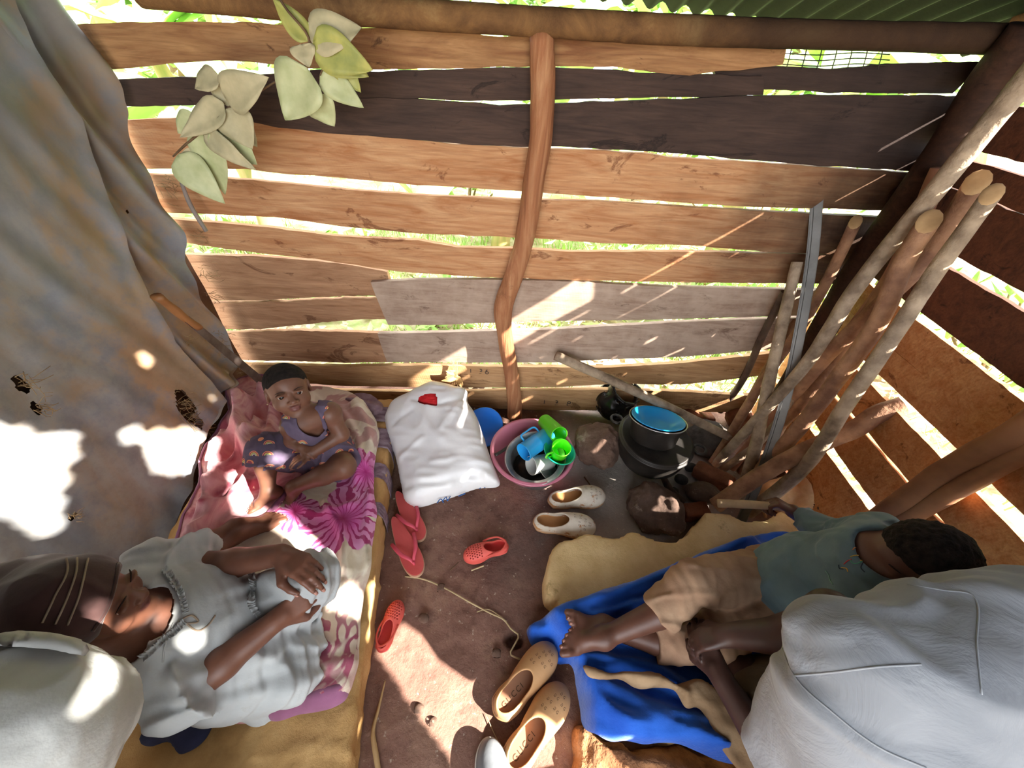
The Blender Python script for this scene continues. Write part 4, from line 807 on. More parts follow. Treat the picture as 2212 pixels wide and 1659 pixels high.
# ---- stones
def mstone(name, a, b, c_=None):
    m = Mat(name, .92, 0, .2); c = m.ramp(m.noise(7, 8, .7), [(.3, C(a)), (.65, C(b))]); 
    if c_: c = m.mix(m.ramp(m.noise(9, 7, .75), [(.55, 0.0), (.66, .8)]), c, C(c_))
    m.color(c); m.bump(m.noise(34, 8, .75), .8, .012); return m
mst1, mst2, mst3, mst4 = mstone('brown_stone', '564238', '84695a', '9c8a7c'), mstone('ashy_stone', '453630', '6f5a4e', 'b5a494'), mstone('dark_stone', '3a3532', '68605a'), mstone('red_brick', '6a4030', '945f48', '5a3a30')
def stone(name, px, py, z, r, m, label, cat='stone', A=None, seed=0, rough=.014, boxy=False, res=.006):
    c = PZ(px, py, z); r = np.array(r, float); R = r.max()*1.35; S = SDF(c-R, c+R, res)
    if boxy: S.rbox(c, r, A, .012, 0)
    else: S.ell(c, r, A, 0); S.ell(c+r*np.array([.25, -.2, .2]), r*.75, A, .03)
    S.wob(lambda p: rough*vnoise(p, 13, seed)+rough*.5*vnoise(p, 34, seed)+rough*.22*vnoise(p, 90, seed)); v, f = S.mesh(); v[:, 2] = np.maximum(v[:, 2], -.012); return obj(name, (v, f), m, label=label, cat=cat)
def rotz(a, tilt=0):
    c, s = math.cos(a), math.sin(a); A = np.array([[c, s, 0], [-s, c, 0], [0, 0, 1.0]])
    if tilt: ct, st = math.cos(tilt), math.sin(tilt); A = A@np.array([[ct, 0, -st], [0, 1, 0], [st, 0, ct]])
    return A
stone('hearth_stone', 1283, 962, .085, (.105, .10, .105), mst1, 'rough brown hearth stone between the pink basin and the pots', seed=1, rough=.02)
stone('hearth_stone', 1412, 1098, .055, (.105, .105, .085), mst2, 'big hearth stone in front of the cast iron pot', seed=7, rough=.024)
stone('hearth_stone', 1528, 945, .05, (.10, .09, .085), mst3, 'dark grey hearth stone behind the cast iron pot', seed=13)
stone('clay_tile', 1502, 880, .05, (.10, .085, .014), mst4, 'flat broken reddish tile leaning at the wall behind the pots', 'tile', rotz(.25, .35), 17, .006, True)
stone('red_stone', 1590, 900, .06, (.062, .055, .06), mst4, 'rounded reddish stone at the foot of the firewood', seed=21)
stone('brick', 1540, 1030, .05, (.085, .035, .034), mst4, 'broken brown brick lying below the firewood', 'brick', rotz(-.75, -.2), 25, .006, True)
stone('rock', 1517, 1066, .045, (.075, .055, .045), mst2, 'rounded ashy rock beside the broken brick', seed=29, rough=.012)
hb = PZ(1500, 1106, .035); S = SDF(hb-.1, hb+.1, .0045); Ah = rotz(.15); S.rbox(hb, (.058, .032, .030), Ah, .008, 0)
for k in (-.034, -.012, .012): S.cone(hb+Ah[0]*k+Ah[1]*-.06+np.array([0, 0, .006]), hb+Ah[0]*k+Ah[1]*.06, .007, .007, 0, 'cut')
S.wob(lambda p: .003*vnoise(p, 30)+.0012*vnoise(p, 90)); obj('holed_brick', S.mesh(), mst4, label='piece of brick with round holes at the edge of the right foam slab', cat='brick')
mash = simple('charcoal', '1e1b1a', '3b3735', 20, .95, .6, 60)
for k, (px, py, r, lb) in enumerate(((1470,1035,.03,'lump of charcoal in the ash between pot and brick'), (1455,1060,.022,'small lump of charcoal behind the front hearth stone'), (1490,1010,.025,'lump of charcoal touching the broken brick'))): stone('charcoal_lump', px, py, .018, (r, r*.8, r*.7), mash, lb, 'charcoal', None, 40+k, .007, res=.004)
mwdark = simple('charred_stick', '332822', '5a4638', 14, .9, .5, 30)
obj('charred_stick', tube([PZ(1432,1030,.03), PZ(1450,1060,.035), PZ(1478,1085,.02)], [.014, .016, .013], 9, .12, 3, segs=14), mwdark, label='short charred stick pushed under the cast iron pot', cat='stick')
mbk = simple('grey_brown_bark', '74614f', 'b39d84', 14, .85, .8, 34, .010, detail=8); mbk.over(mbk.ramp(mbk.noise(38, 6, .7), [(.55, 0.0), (.7, .35)]), C('55463a')); mbk2 = simple('reddish_bark', '74503c', 'ad8262', 12, .8, .7, 34, .010, detail=8); mbk2.over(mbk2.ramp(mbk2.noise(30, 6, .7), [(.55, 0.0), (.7, .35)]), C('583c2d')); mcut = simple('cut_wood_end', 'c49f72', 'a07c54', 12, .8)
dp = [PY(1200,768,1.40), PY(1300,812,1.36), PZ(1420,868,.30), PZ(1575,944,.16)]
obj('firewood_pole', tube(dp, [.022, .022, .021, .020], 12, .05, 9, segs=30), mbk, label='grey pole lying slantwise from the back wall across the hearth', cat='pole')
# ================================================================ RIGHT: leaning poles, foam, blue blanket, puppy
def tof(P): return (np.array(P)-CAM)@FW
def stick(pts, P0, P1, r, m, label, name='leaning_pole', rough=.06, seed=0, cut=None, cat='pole', n=12, sx=1, group=None):
    pts = np.array(pts, float); s = np.r_[0, np.cumsum(np.linalg.norm(np.diff(pts, axis=0), axis=1))]; s /= s[-1]; a, b = 1/tof(P0), 1/tof(P1)
    W = [PD(x, y, 1/(a+(b-a)*u)) for (x, y), u in zip(pts, s)]; rr = np.linspace(r[0], r[1], len(W)); t = thing(name, W[0], label, cat, group)
    sv, sf = tube(W, rr, n, rough, seed, segs=46, rs=16, sx=sx); d = norm(W[-1]-W[-2]); c = W[-1]; cn = norm(d*.75+norm(CAM-c))
    if cut is not None:
        for i in range(len(sv)-n, len(sv)): sv[i] = sv[i]-d*(((sv[i]-c)@cn)/(d@cn))
    shf = obj('shaft', (sv, sf), m, t, sharp=50)
    if cut is not None:
        ring = sv[-n:]; mid = ring.mean(0); V = np.concatenate([mid+(ring-mid)*k+cn*h for k, h in ((.985, .0002), (.95, .0012), (.5, .0016))]+[[mid+cn*.0017]]); f = [[a*n+j, a*n+(j+1) % n, (a+1)*n+(j+1) % n, (a+1)*n+j] for a in range(2) for j in range(n)]+[[2*n+j, 2*n+(j+1) % n, 3*n] for j in range(n)]; obj('cut_end', (V, f), cut, t, label='pale cut end')
    return t
G = 'poles leaning in the right rear corner'
stick([(1545,1003),(1640,900),(1742,785),(1862,605),(2030,400),(2290,80)], PZ(1545,1003,.03), PX(2290,80,1.10), (.020,.025), mbk, 'longest bark-covered pole, reaching up past the corner post to the roof', seed=1, group=G)
stick([(1600,1060),(1700,955),(1800,830),(1905,680),(1955,560),(2006,478)], PZ(1600,1060,.03), PX(2006,478,1.06), (.028,.025), mbk2, 'thick reddish pole with a round sawn top end in front of the others', seed=2, cut=mcut, group=G)
stick([(1640,1000),(1790,765),(1900,660),(2010,545),(2110,395)], PZ(1640,1000,.04), PX(2110,395,1.14), (.025,.025), mbk2, 'reddish pole with a sawn end nearest the right wall', seed=3, cut=mcut, group=G)
stick([(1618,1108),(1745,1000),(1832,868),(1920,740),(2012,600),(2142,420)], PZ(1618,1108,.03), PX(2142,420,1.07), (.026,.0185), mbk, 'speckled grey pole with a splintered pale top, frontmost on the right', seed=4, cut=mcut, group=G)
stick([(1550,985),(1640,835),(1740,690),(1800,580),(1848,480)], PZ(1550,985,.03), PX(1848,480,1.13), (.019,.018), mbk2, 'short reddish pole leaning behind the metal strip', seed=5, cut=mcut, group=G)
stick([(1600,1075),(1628,980),(1660,830),(1690,700),(1722,566)], PZ(1600,1075,.03), PD(1722,566,1.42), (.026,.019), mbk, 'grey knotty upright pole left of the metal strip', seed=6, rough=.09, group=G)
stick([(1555,888),(1600,828),(1650,720),(1695,630)], PZ(1555,888,.06), PY(1695,630,1.40), (.017,.013), simple('dark_thin_bark', '3f322a', '6a5546', 12, .8, .4, 30), 'thin dark pole leaning on the back wall', seed=7, group=G)
stick([(1580,1010),(1700,870),(1775,790),(1925,600),(2035,362)], PZ(1580,1010,.03), PX(2035,362,1.18), (.022,.026), simple('pinkish_bark', '8a5c48', 'b58468', 8, .8, .4, 26), 'pinkish barkless pole half hidden behind the longest pole', seed=8, group=G)
stick([(1538,1000),(1590,920),(1640,830),(1720,690)], PZ(1538,1000,.025), PX(1720,690,1.20), (.018,.020), mbk2, 'short brown stick at the left foot of the pole bundle', seed=9, group=G)
stick([(1560,1015),(1640,955),(1700,880),(1760,800)], PZ(1560,1015,.02), PX(1760,800,1.16), (.017,.018), mbk, 'short pale stick lying low among the feet of the poles', seed=10, group=G)
stick([(1600,1020),(1650,960),(1740,860),(1900,640),(1990,500)], PZ(1600,1020,.02), PX(1990,500,1.17), (.020,.022), mbk2, 'brown pole squeezed between the thick pole and the right wall', seed=11, group=G)
cr = stick([(1545,1092),(1650,1022),(1780,955),(1850,925),(1895,895),(1962,872)], PZ(1545,1092,.10), PD(1962,872,1.30), (.032,.031), mbk2, 'crooked dark branch with a sawn knob at its upper end, lying across the poles', 'crooked_branch', .10, 12, mcut, 'branch')
# flat metal strip with ridges
mz = simple('grey_metal_strip', '55534f', '7d7b78', 5, .42, .15, 50, metal=.45)
sp_ = np.array([(1600,1128),(1642,1030),(1692,880),(1731,700),(1756,540),(1766,415)], float); a, b = 1/tof(PZ(1600,1128,.02)), 1/tof(PD(1766,415,1.34)); s = np.r_[0, np.cumsum(np.linalg.norm(np.diff(sp_, axis=0), axis=1))]; s /= s[-1]
W = smooth_path([PD(x, y, 1/(a+(b-a)*u)) for (x, y), u in zip(sp_, s)], 40); T, N, B = frames(W); P = []
for k, p in enumerate(W):
    vd = norm(p-CAM); sd = norm(np.cross(T[k], vd)); out = -norm(np.cross(sd, T[k])); out = out if out@vd < 0 else -out
    P.append([p+sd*q*.018+out*h for q, h in ((-1, .0015), (-.93, .0015), (-.9, 0), (.35, 0), (.4, .002), (.46, 0), (.8, 0), (.86, .003), (1, .003))])
obj('metal_strip', slab(P, (.0, .0015, -.001)), mz, label='long grey ribbed metal strip standing among the firewood poles', cat='strip', sharp=40)
# held pale stick comes with the boy; wire mesh at the top right of the back wall
mw = simple('dark_wire', '2d2824', '4a423c', 20, .6, metal=.6); wm = []
for k in range(7): 
    x = 1712+33*k; wm.append(tube([PY(x, 92, YB+.02), PY(x-6, 122, YB+.016), PY(x-14, 150, YB+.012)], .0016, 5, segs=8))
for k in range(4): 
    y = 104+12*k; wm.append(tube([PY(1690, y-1, YB+.018), PY(1770, y+3, YB+.02), PY(1850, y-2, YB+.015), PY(1922, y+2, YB+.018)], .0014, 5, segs=16))
obj('wire_mesh', join(*wm), mw, label='piece of dark wire mesh over the gap at the top right of the back wall', cat='mesh')
# ---- right foam slab
mfoam2 = Mat('yellow_foam', .95, 0, .1); mfoam2.color(mfoam2.ramp(mfoam2.noise(5, 8, .65), [(.32, C('cfae78')), (.55, C('e6c894')), (.75, C('f0d8ac'))])); mfoam2.over(mfoam2.ramp(mfoam2.noise(11, 7, .7), [(.62, 0.0), (.72, .7)]), C('8f6c36')); mfoam2.bump(mfoam2.noise(38, 7, .75), .7, .012)
FZ = .11
vf, _ = cloth([(1178,1235),(1190,1205),(1200,1180),(1225,1168),(1262,1155),(1290,1150),(1330,1160),(1372,1146),(1405,1160),(1470,1166),(1490,1140),(1512,1115),(1560,1106),(1610,1124),(1650,1120),(1685,1105),(1730,1120),(1790,1150),(1860,1180),(2000,1250),(2080,1400),(1990,1600),(1650,1610),(1400,1585),(1320,1560),(1285,1500),(1240,1400),(1195,1330),(1200,1300),(1182,1270)], FZ, [([(1250,1180),(1330,1185),(1400,1180)], .03, .006), ([(1560,1125),(1640,1140),(1690,1125)], .03, .008)], .0095, .016, (.005, 7), 0, sup=lambda x, y: np.full(np.shape(x), .0), wav=.009, seed=21, edge=.016)
v, f = vf; top = (v[:, 2]+.004); e_ = np.clip(top/.006, 0, 1)
def slab_cloth(vf, H):
    v, f = vf; v = v.copy(); hh = v[:, 2].copy(); base = np.minimum(1, np.maximum(0, hh+.004)/.0045); v[:, 2] = base*H+np.maximum(hh, 0)*.8-.006*(base < .02); return v, f
obj('foam_slab', slab_cloth(vf, FZ-.01), mfoam2, label='yellow foam slab with torn crumbling edge under the blue blanket', cat='foam')
mblu = simple('blue_fleece', '1f4fae', '2d66cc', 7, .9, .3, 130, .004, spec=.15); mblu.put(Sheen_Weight=.5, Sheen_Roughness=.4)
def sup2(x, y): 
    lim = np.array([PZ(px, py, FZ)[:2] for px, py in ((1195,1330),(1240,1400),(1275,1500),(1290,1600))]); xe = np.interp(y, lim[::-1, 1], lim[::-1, 0]); k = np.clip((x-xe+.038)/.04, 0, 1); k = k*k*(3-2*k); return .016+(FZ+.002)*k
vf, _ = cloth([(1142,1338),(1160,1322),(1200,1312),(1300,1276),(1400,1240),(1500,1200),(1600,1166),(1660,1150),(1735,1160),(1790,1220),(1800,1320),(1760,1480),(1720,1600),(1640,1650),(1560,1645),(1480,1612),(1380,1605),(1300,1590),(1275,1572),(1262,1520),(1252,1470),(1236,1420),(1200,1412),(1170,1385),(1150,1362)], .13,
    [([(1150,1335),(1300,1290),(1450,1235),(1620,1165)], .022, .035), ([(1180,1345),(1290,1325),(1400,1300)], .016, .026), ([(1215,1410),(1300,1420),(1400,1440),(1500,1500)], .018, .03), ([(1240,1430),(1330,1490),(1430,1530),(1540,1560)], .020, .035), ([(1260,1470),(1340,1540),(1450,1560),(1560,1610)], .018, .035), ([(1275,1520),(1380,1580),(1500,1590)], .022, .03), ([(1290,1345),(1400,1380),(1520,1400)], .02, .025), ([(1540,1600),(1590,1620)], .02, .03), ([(1600,1180),(1700,1200)], .03, .03)], .0085, .016, (.010, 8), 0, sup=sup2, seed=31)
obj('blue_blanket', vf, mblu, label='royal blue fleece blanket rumpled over the right foam slab', cat='blanket')
mtan = simple('tan_sackcloth', '85694c', 'a88c6c', 12, .9, .4, 90, .003)
vf, _ = cloth([(1262,1440),(1325,1452),(1380,1450),(1425,1456),(1462,1476),(1478,1470),(1510,1464),(1538,1480),(1580,1540),(1640,1610),(1700,1690),(1640,1700),(1592,1655),(1545,1592),(1503,1525),(1482,1528),(1458,1492),(1420,1488),(1378,1488),(1345,1470),(1268,1452)], .185, [([(1440,1470),(1480,1500)], .012, .012), ([(1500,1480),(1540,1530),(1640,1650)], .025, .008), ([(1350,1458),(1420,1465)], .015, .015)], .006, .012, (.008, 16), seed=41, edge=.01)
obj('tan_strip', vf, mtan, label='torn strip of tan sackcloth lying across the blue blanket', cat='cloth')
mcl = simple('brown_foam_edge', '6d4429', 'b5835a', 9, .95, 1.0, 30, .02, detail=9); mcl.over(mcl.ramp(mcl.noise(16, 7, .75), [(.55, 0.0), (.66, .7)]), C('5a3a26'))
vf, _ = cloth([(1248,1560),(1270,1572),(1300,1590),(1400,1608),(1470,1612),(1520,1618),(1600,1650),(1660,1720),(1500,1760),(1300,1760),(1235,1700),(1240,1620)], .05, [([(1300,1610),(1420,1640),(1560,1690)], .05, .05), ([(1260,1580),(1250,1660)], .02, .03)], .009, .03, (.016, 12), seed=51, wav=.014, edge=.03, sup=lambda x, y: np.full(np.shape(x), 0.0))
obj('clay_step', vf, mcl, label='crumbling brown mud step at the near edge below the blue blanket', cat='step')
# ---- sleeping puppy
mpup = Mat('puppy_fur', .95, 0, .1); mpup.color(mpup.ramp(mpup.noise(9, 5), [(.35, C('c49a6c')), (.6, C('e2c29a'))])); mpup.bump(mpup.noise(150, 4, .7, stretch=(1, 3, 3)), .6, .006); mpup.put(Sheen_Weight=.3)
mpd = simple('puppy_dark_patch', '3d2a1e', '5b3f2c', 30, .95, .5, 150); mpw = simple('puppy_white_fur', 'd9cbb8', 'bfae98', 30, .95, .5, 150); mnose = simple('puppy_nose', '1c1614', rough=.4)
q = lambda x, y, z: PZ(x, y, z); pc0 = q(1715, 1072, .085)
S = SDF(pc0+(-.22, -.22, -.09), pc0+(.24, .22, .13), .0045)
B0, B1, B2 = q(1672, 1068, .07), q(1725, 1062, .08), q(1762, 1080, .08); H0 = q(1780, 1090, .10); M0 = q(1786, 1112, .08)
S.chain([B0, B1, B2], [.062, .070, .060], .03); S.cone(B2, H0, .05, .045, .02); S.ell(H0, (.047, .047, .042), None, .02); S.cone(H0, M0, .030, .017, .02); S.ell(M0, (.015, .015, .012), None, .008)
S.cone(H0+(.035, .01, .03), H0+(.052, -.012, .012), .014, .007, .008); S.cone(H0+(-.03, -.02, .036), H0+(-.052, -.035, .018), .014, .007, .008)
S.chain([B0+(.01, -.02, -.02), B0+(.05, -.07, -.045), B0+(.10, -.08, -.055)], [.034, .022, .014], .015); S.chain([B2+(-.0, -.03, -.03), B2+(.02, -.08, -.05), B2+(.0, -.11, -.058)], [.028, .018, .014], .012); S.chain([B0, B0+(-.05, -.02, -.02), B0+(-.05, -.08, -.05)], [.02, .013, .007], .012)
S.wob(lambda p: .003*vnoise(p, 60)+.0015*vnoise(p, 150)); v, f = S.mesh(); v[:, 2] = np.maximum(v[:, 2], .002); fc = v[np.array(f)].mean(1)
mi = np.zeros(len(f), int); mi[np.linalg.norm(fc-(H0+np.array([-.03, -.03, .02])), axis=1) < .034] = 1; mi[np.linalg.norm(fc-(H0+np.array([.01, -.035, .03])), axis=1) < .02] = 2; mi[np.linalg.norm(fc-M0, axis=1) < .026] = 2
pup = thing('puppy', pc0*np.array([1, 1, 0]), 'tan puppy with a dark eye patch curled up asleep behind the poles', 'dog'); obj('body', (v, f), [mpup, mpd, mpw], pup, mids=mi)
S = SDF(M0-.02, M0+.02, .002); S.ell(M0+norm(M0-H0)*.013, (.007, .006, .006), None, 0); obj('nose', S.mesh(), mnose, pup)
# ================================================================ SHOES AND LITTER ON THE FLOOR
from mathutils.bvhtree import BVHTree
def place(o, heel, toe, L, z=0, tilt=0):
    """put a shoe built along +x (length L, centred) between two floor pixels"""
    a, b = PZ(*heel, z), PZ(*toe, z); d = (b-a)[:2]; s = np.linalg.norm(d)/L; ang = math.atan2(d[1], d[0]); c = (a+b)/2
    return Matrix.Translation((c[0], c[1], z)) @ Matrix.Rotation(ang, 4, 'Z') @ Matrix.Rotation(tilt, 4, 'X') @ Matrix.Scale(s, 4)
def clog(name, label, m, minner, strap=False, holes=False, marks=None, mm=None, open_=1.0, word=None, left=1):
    t = thing(name, (0, 0, 0), label, 'shoe'); S = SDF((-.15, -.07, -.005), (.15, .07, .11), .0026); b = .006*left
    def body(g, k, op='add', zo=0): 
        S2 = [((.066, b, .026+zo), (.073-g, .052-g, .050-g)), ((.012, b*.5, .03+zo), (.08-g, .047-g, .047-g)), ((-.072, 0, .022+zo), (.06-g, .041-g, .040-g))]
        return S2
    for c, r in body(0, 0): S.ell(c, r, None, .02)
    S.ell((.060, b, .006), (.078, .052, .022), None, .012); S.rbox((-.02, 0, .008), (.10, .040, .012), None, .012, .012); S.ell((-.075, 0, .008), (.062, .044, .02), None, .01)
    S.half((0, 0, .0), (0, 0, -1))
    F0 = S.F.copy(); I = SDF((-.15, -.07, -.005), (.15, .07, .11), .0026)
    for c, r in body(.0075, 0): I.ell(c, r, None, .02)
    I.half((0, 0, .020), (0, 0, -1)); S.F = np.maximum(S.F, -I.F)
    S.ell((-.062*open_, 0, .078), (.078, .037, .056), None, .004, 'cut'); S.rbox((-.10, 0, .082), (.07, .06, .036), None, .03, .012, 'cut')
    if holes:
        for i in range(7):
            for j in range(-3, 4):
                x = .034+.0135*i; y = b+.0125*j+(.006 if i % 2 else 0)
                if ((x-.062)/.062)**2+((y-b)/.045)**2 < .95: S.cone((x, y, .03), (x, y, .1), .0033, .0033, 0, 'cut')
    v, f = S.mesh(); f_ = np.array(f); fc = v[f_].mean(1); nrm = np.cross(v[f_[:, 2]]-v[f_[:, 0]], v[f_[:, 3]]-v[f_[:, 1]]); mi = ((fc[:, 2] < .0235) & (fc[:, 2] > .016) & (nrm[:, 2] > 0) & (np.abs(fc[:, 1]) < .040)).astype(int)
    up = obj('upper', (v, f), [m, minner], t, mids=mi)
    sv, sf = [], []
    if strap: obj('heel_strap', tube([(.012, -.046, .046), (-.03, -.049, .056), (-.085, -.038, .062), (-.118, 0, .064), (-.085, .038, .062), (-.03, .049, .056), (.012, .046, .046)], .0055, 8, segs=30, sx=.5), m, t)
    bv = BVHTree.FromPolygons([Vector(q) for q in v], [list(q) for q in f])
    if marks:
        V = []; Fc = []
        cu = bpy.data.curves.new('t', 'FONT'); cu.body = 'G'; cu.size = .0125; tt = bpy.data.objects.new('t', cu); SC.collection.objects.link(tt); me = bpy.data.meshes.new_from_object(tt.evaluated_get(bpy.context.evaluated_depsgraph_get())); bpy.data.objects.remove(tt)
        gv = np.array([q.co[:] for q in me.vertices]); gf = [list(p.vertices) for p in me.polygons]; gv = gv-gv.mean(0)
        for (x, y) in marks:
            for sgn in (-1, 1):
                base = len(V); ok = True; loc = []
                for q in gv:
                    X = x+(q[1] if sgn > 0 else q[1]); Y = y+sgn*.006+q[0]*.75*(1 if sgn > 0 else -1); h = bv.ray_cast(Vector((X, Y, .2)), Vector((0, 0, -1)))
                    loc.append((X, Y, (h[0].z if h[0] else 0)+.0004))
                V += loc; Fc += [[i+base for i in (g if sgn < 0 else g[::-1])] for g in gf]
        obj('stamped_monogram', (V, Fc), mm, t, smooth=False)
    if word:
        cu = bpy.data.curves.new('t', 'FONT'); cu.body = word; cu.size = .026; cu.align_x = 'CENTER'; cu.align_y = 'CENTER'; cu.space_character = 1.3; tt = bpy.data.objects.new('t', cu); SC.collection.objects.link(tt); me = bpy.data.meshes.new_from_object(tt.evaluated_get(bpy.context.evaluated_depsgraph_get())); bpy.data.objects.remove(tt)
        gv = np.array([q.co[:] for q in me.vertices]); V = np.c_[-.062+gv[:, 0]*.9, gv[:, 1]*.9, np.full(len(gv), .0208)]; obj('insole_lettering', (V, [list(p.vertices) for p in me.polygons]), mm, t, smooth=False)
    return t
GGT = [(.060, -.012), (.064, .018), (.084, -.022), (.086, .008), (.104, -.004), (.040, .020)]
mtanc = simple('tan_clog_foam', 'b98a5c', 'cb9d6c', 6, .7, .15, 80); mtani = simple('tan_clog_insole', '9a7258', '8a6450', 6, .85); mgg = simple('clog_marking', '4a3524', rough=.8)
mgrc = Mat('grey_white_clog', .6, 0, .35); mgrc.color(mgrc.ramp(mgrc.noise(9, 6), [(.4, C('c4b8a6')), (.62, C('d9d0c2'))])); mgrc.over(mgrc.ramp(mgrc.noise(26, 6, .7), [(.57, 0.0), (.62, .9)]), C('a86f3e')); mgrc.over(mgrc.ramp(mgrc.xyz()[2], [(.012, .85), (.024, 0.0)]), C('b07c4a'))
mgri = simple('grey_clog_insole', 'a87648', 'bb8a5a', 8, .8); mkid = simple('red_clog_foam', 'd4554a', 'e0665a', 6, .55); mkidi = simple('red_clog_insole', 'c23a38', 'cf4a44', 8, .6)
c1 = clog('tan_clog', 'tan foam clog touching the corner of the blue blanket', mtanc, mtani, marks=GGT, mm=mgg, word='GUCCI'); c1.matrix_world = place(c1, (1068,1548), (1198,1404), .275, .02)
c2 = dup(c1, place(c1, (1092,1668), (1222,1490), .275, .02), 'tan foam clog half in the sun beside the grey shoe')
c3 = clog('grey_clog', 'worn grey-white clog with brown stains next to the pink basin', mgrc, mgri, marks=GGT, mm=mgg); c3.matrix_world = place(c3, (1182,1084), (1305,1080), .275, .02)
c4 = dup(c3, place(c3, (1150,1128), (1284,1150), .275, .02), 'worn grey-white clog with brown stains nearer the yellow foam slab')
k1 = clog('child_clog', "child's red clog with punched holes lying alone in the middle of the floor", mkid, mkidi, strap=True, holes=True); k1.matrix_world = place(k1, (1096,1180), (1004,1204), .26, .015)
k2 = dup(k1, place(k1, (822,1408), (866,1304), .26, .02), "child's red clog with punched holes beside the left mattress, half in sunlight")
# flip-flops
mff = simple('coral_flip_flop_sole', 'cf5a58', 'c4504e', 8, .7, .2, 60); mfs = simple('coral_strap', 'd8566a', 'cc4a5c', 10, .5); mfe = simple('pale_sole_edge', 'c9a184', 'b88c70', 20, .8)
def flip(label):
    t = thing('flip_flop', (0, 0, 0), label, 'shoe'); n = 44; out = []
    for k in range(n):
        a = 2*math.pi*k/n; x = .125*math.cos(a); w = .036+.014*(x/.125)*(1)+.004*math.cos(2*a); out.append((x, w*math.sin(a)*(1.05 if math.sin(a) > 0 else 1), 0))
    def disc(z0, z1, g):
        V = [(x*(1-g), y*(1-g*2.5), z0) for x, y, _ in out]+[(x*(1-g), y*(1-g*2.5), z1) for x, y, _ in out]; return np.array(V), [list(range(n))[::-1], [n+k for k in range(n)]]+[[k, (k+1) % n, n+(k+1) % n, n+k] for k in range(n)]
    obj('sole', disc(0, .013, 0), mfe, t, sharp=40); obj('footbed', disc(.013, .0165, .02), mff, t, sharp=40)
    for s in (-1, 1): obj('strap', tube([(.082, 0, .016), (.070, s*.006, .030), (.04, s*.026, .036), (.005, s*.036, .030), (-.025, s*.041, .014)], [.004, .0055, .007, .007, .006], 8, segs=22, sx=.55), mfs, t)
    obj('toe_post', tube([(.084, 0, .012), (.083, 0, .031)], .004, 8), mfs, t); return t
f1 = flip('coral flip-flop partly under the white bag'); f1.matrix_world = place(f1, (858,1065), (912,1170), .25, .012)
f2 = dup(f1, place(f1, (850,1120), (906,1246), .25, .022), 'coral flip-flop in front, overlapping the other one beside the mattress')
# the photographer's own shoe tip
msh = simple('grey_leather', '6c6f73', '85898e', 10, .42, .15, 60); msl = simple('grey_shoe_sole', 'b5b2ac', 'cac7c0', 10, .7)
T0, H0_ = PZ(1052, 1600, .03), PZ(1095, 1815, .03); dS = norm((T0-H0_)*np.array([1, 1, 0])); sS = np.array([-dS[1], dS[0], 0]); AS = np.array([dS, sS, [0, 0, 1.0]]); cS = T0-dS*.075
sh = thing('leather_shoe', (T0+H0_)/2*np.array([1, 1, 0]), 'grey leather shoe tip at the bottom edge between the tan clog and the mattress', 'shoe')
S = SDF(cS-(.3, .3, .05), cS+(.3, .3, .12), .004); S.ell(cS+(0, 0, .01), (.08, .046, .045), AS, 0); S.ell(cS-dS*.08+(0, 0, .022), (.10, .042, .055), AS, .03); S.ell(cS-dS*.16+(0, 0, .03), (.07, .038, .065), AS, .03); S.half((0, 0, .016), (0, 0, -1)); obj('upper', S.mesh(), msh, sh)
S = SDF(cS-(.3, .3, .05), cS+(.3, .3, .08), .004); S.ell(cS+(0, 0, -.02), (.085, .050, .05), AS, 0); S.ell(cS-dS*.1+(0, 0, -.02), (.11, .045, .05), AS, .03); S.ell(cS-dS*.16+(0, 0, -.02), (.075, .041, .05), AS, .03); S.half((0, 0, .019), (0, 0, 1)); S.half((0, 0, .0), (0, 0, -1)); obj('sole', S.mesh(), msl, sh)
# string, stalk and twigs
mstr = simple('raffia', 'c9b58c', 'b09a72', 30, .8)
def line(name, pts, r, m, label, cat, z=.006): return obj(name, tube([PZ(x, y, zz) for x, y, zz in [(p+(z,))[:3] for p in pts]], r, 6, .1, segs=40), m, label=label, cat=cat)
line('raffia_string', [(875,1245),(910,1250),(960,1270),(1010,1298),(1060,1325),(1090,1340),(1105,1360),(1120,1372),(1110,1395),(1102,1412),(1124,1424)], .0028, mstr, 'pale strand of raffia winding from the flip-flop to the tan clog', 'string')
line('straw', [(1030,1322),(1050,1316),(1085,1334)], .0015, mstr, 'short pale straw crossing the raffia strand', 'straw'); line('straw', [(1050,1545),(1070,1590),(1085,1620)], .0012, mstr, 'thin straw on the sunlit floor by the grey shoe', 'straw')
line('dry_stalk', [(832,1470),(818,1530),(806,1580),(812,1630),(822,1690)], [.002,.004,.006,.008,.008], simple('dry_stalk', 'a8865a', 'c9a878', 10, .8), 'dry curled stalk lying along the left mattress', 'stalk', .012)
line('twig', [(990,1215),(972,1232)], .002, mtw, 'tiny dark twig left of the lone red clog', 'twig'); line('twig', [(1018,1232),(1045,1222)], .003, mstr, 'little pale twig just below the lone red clog', 'twig')
line('twig', [(1268,1085),(1275,1050),(1262,1030)], .003, mtw, 'brown twig between the basin and the front hearth stone', 'twig')
for k, (px, py, r, lb) in enumerate(((952,1270,.009,'pebble near the middle of the raffia strand'), (915,1335,.014,'flat pebble near the edge of the sunlit floor'), (1065,1220,.008,'pebble touching the lone red clog'), (1072,1410,.010,'pebble left of the floor hole'), (935,1560,.008,'small stone in the sunlit patch'), (905,1530,.010,'dark clod in the sunlit patch'))): stone('pebble', px, py, r*.5, (r, r*.8, r*.6), mst1, lb, 'pebble', None, 60+k, .003, res=.0022)
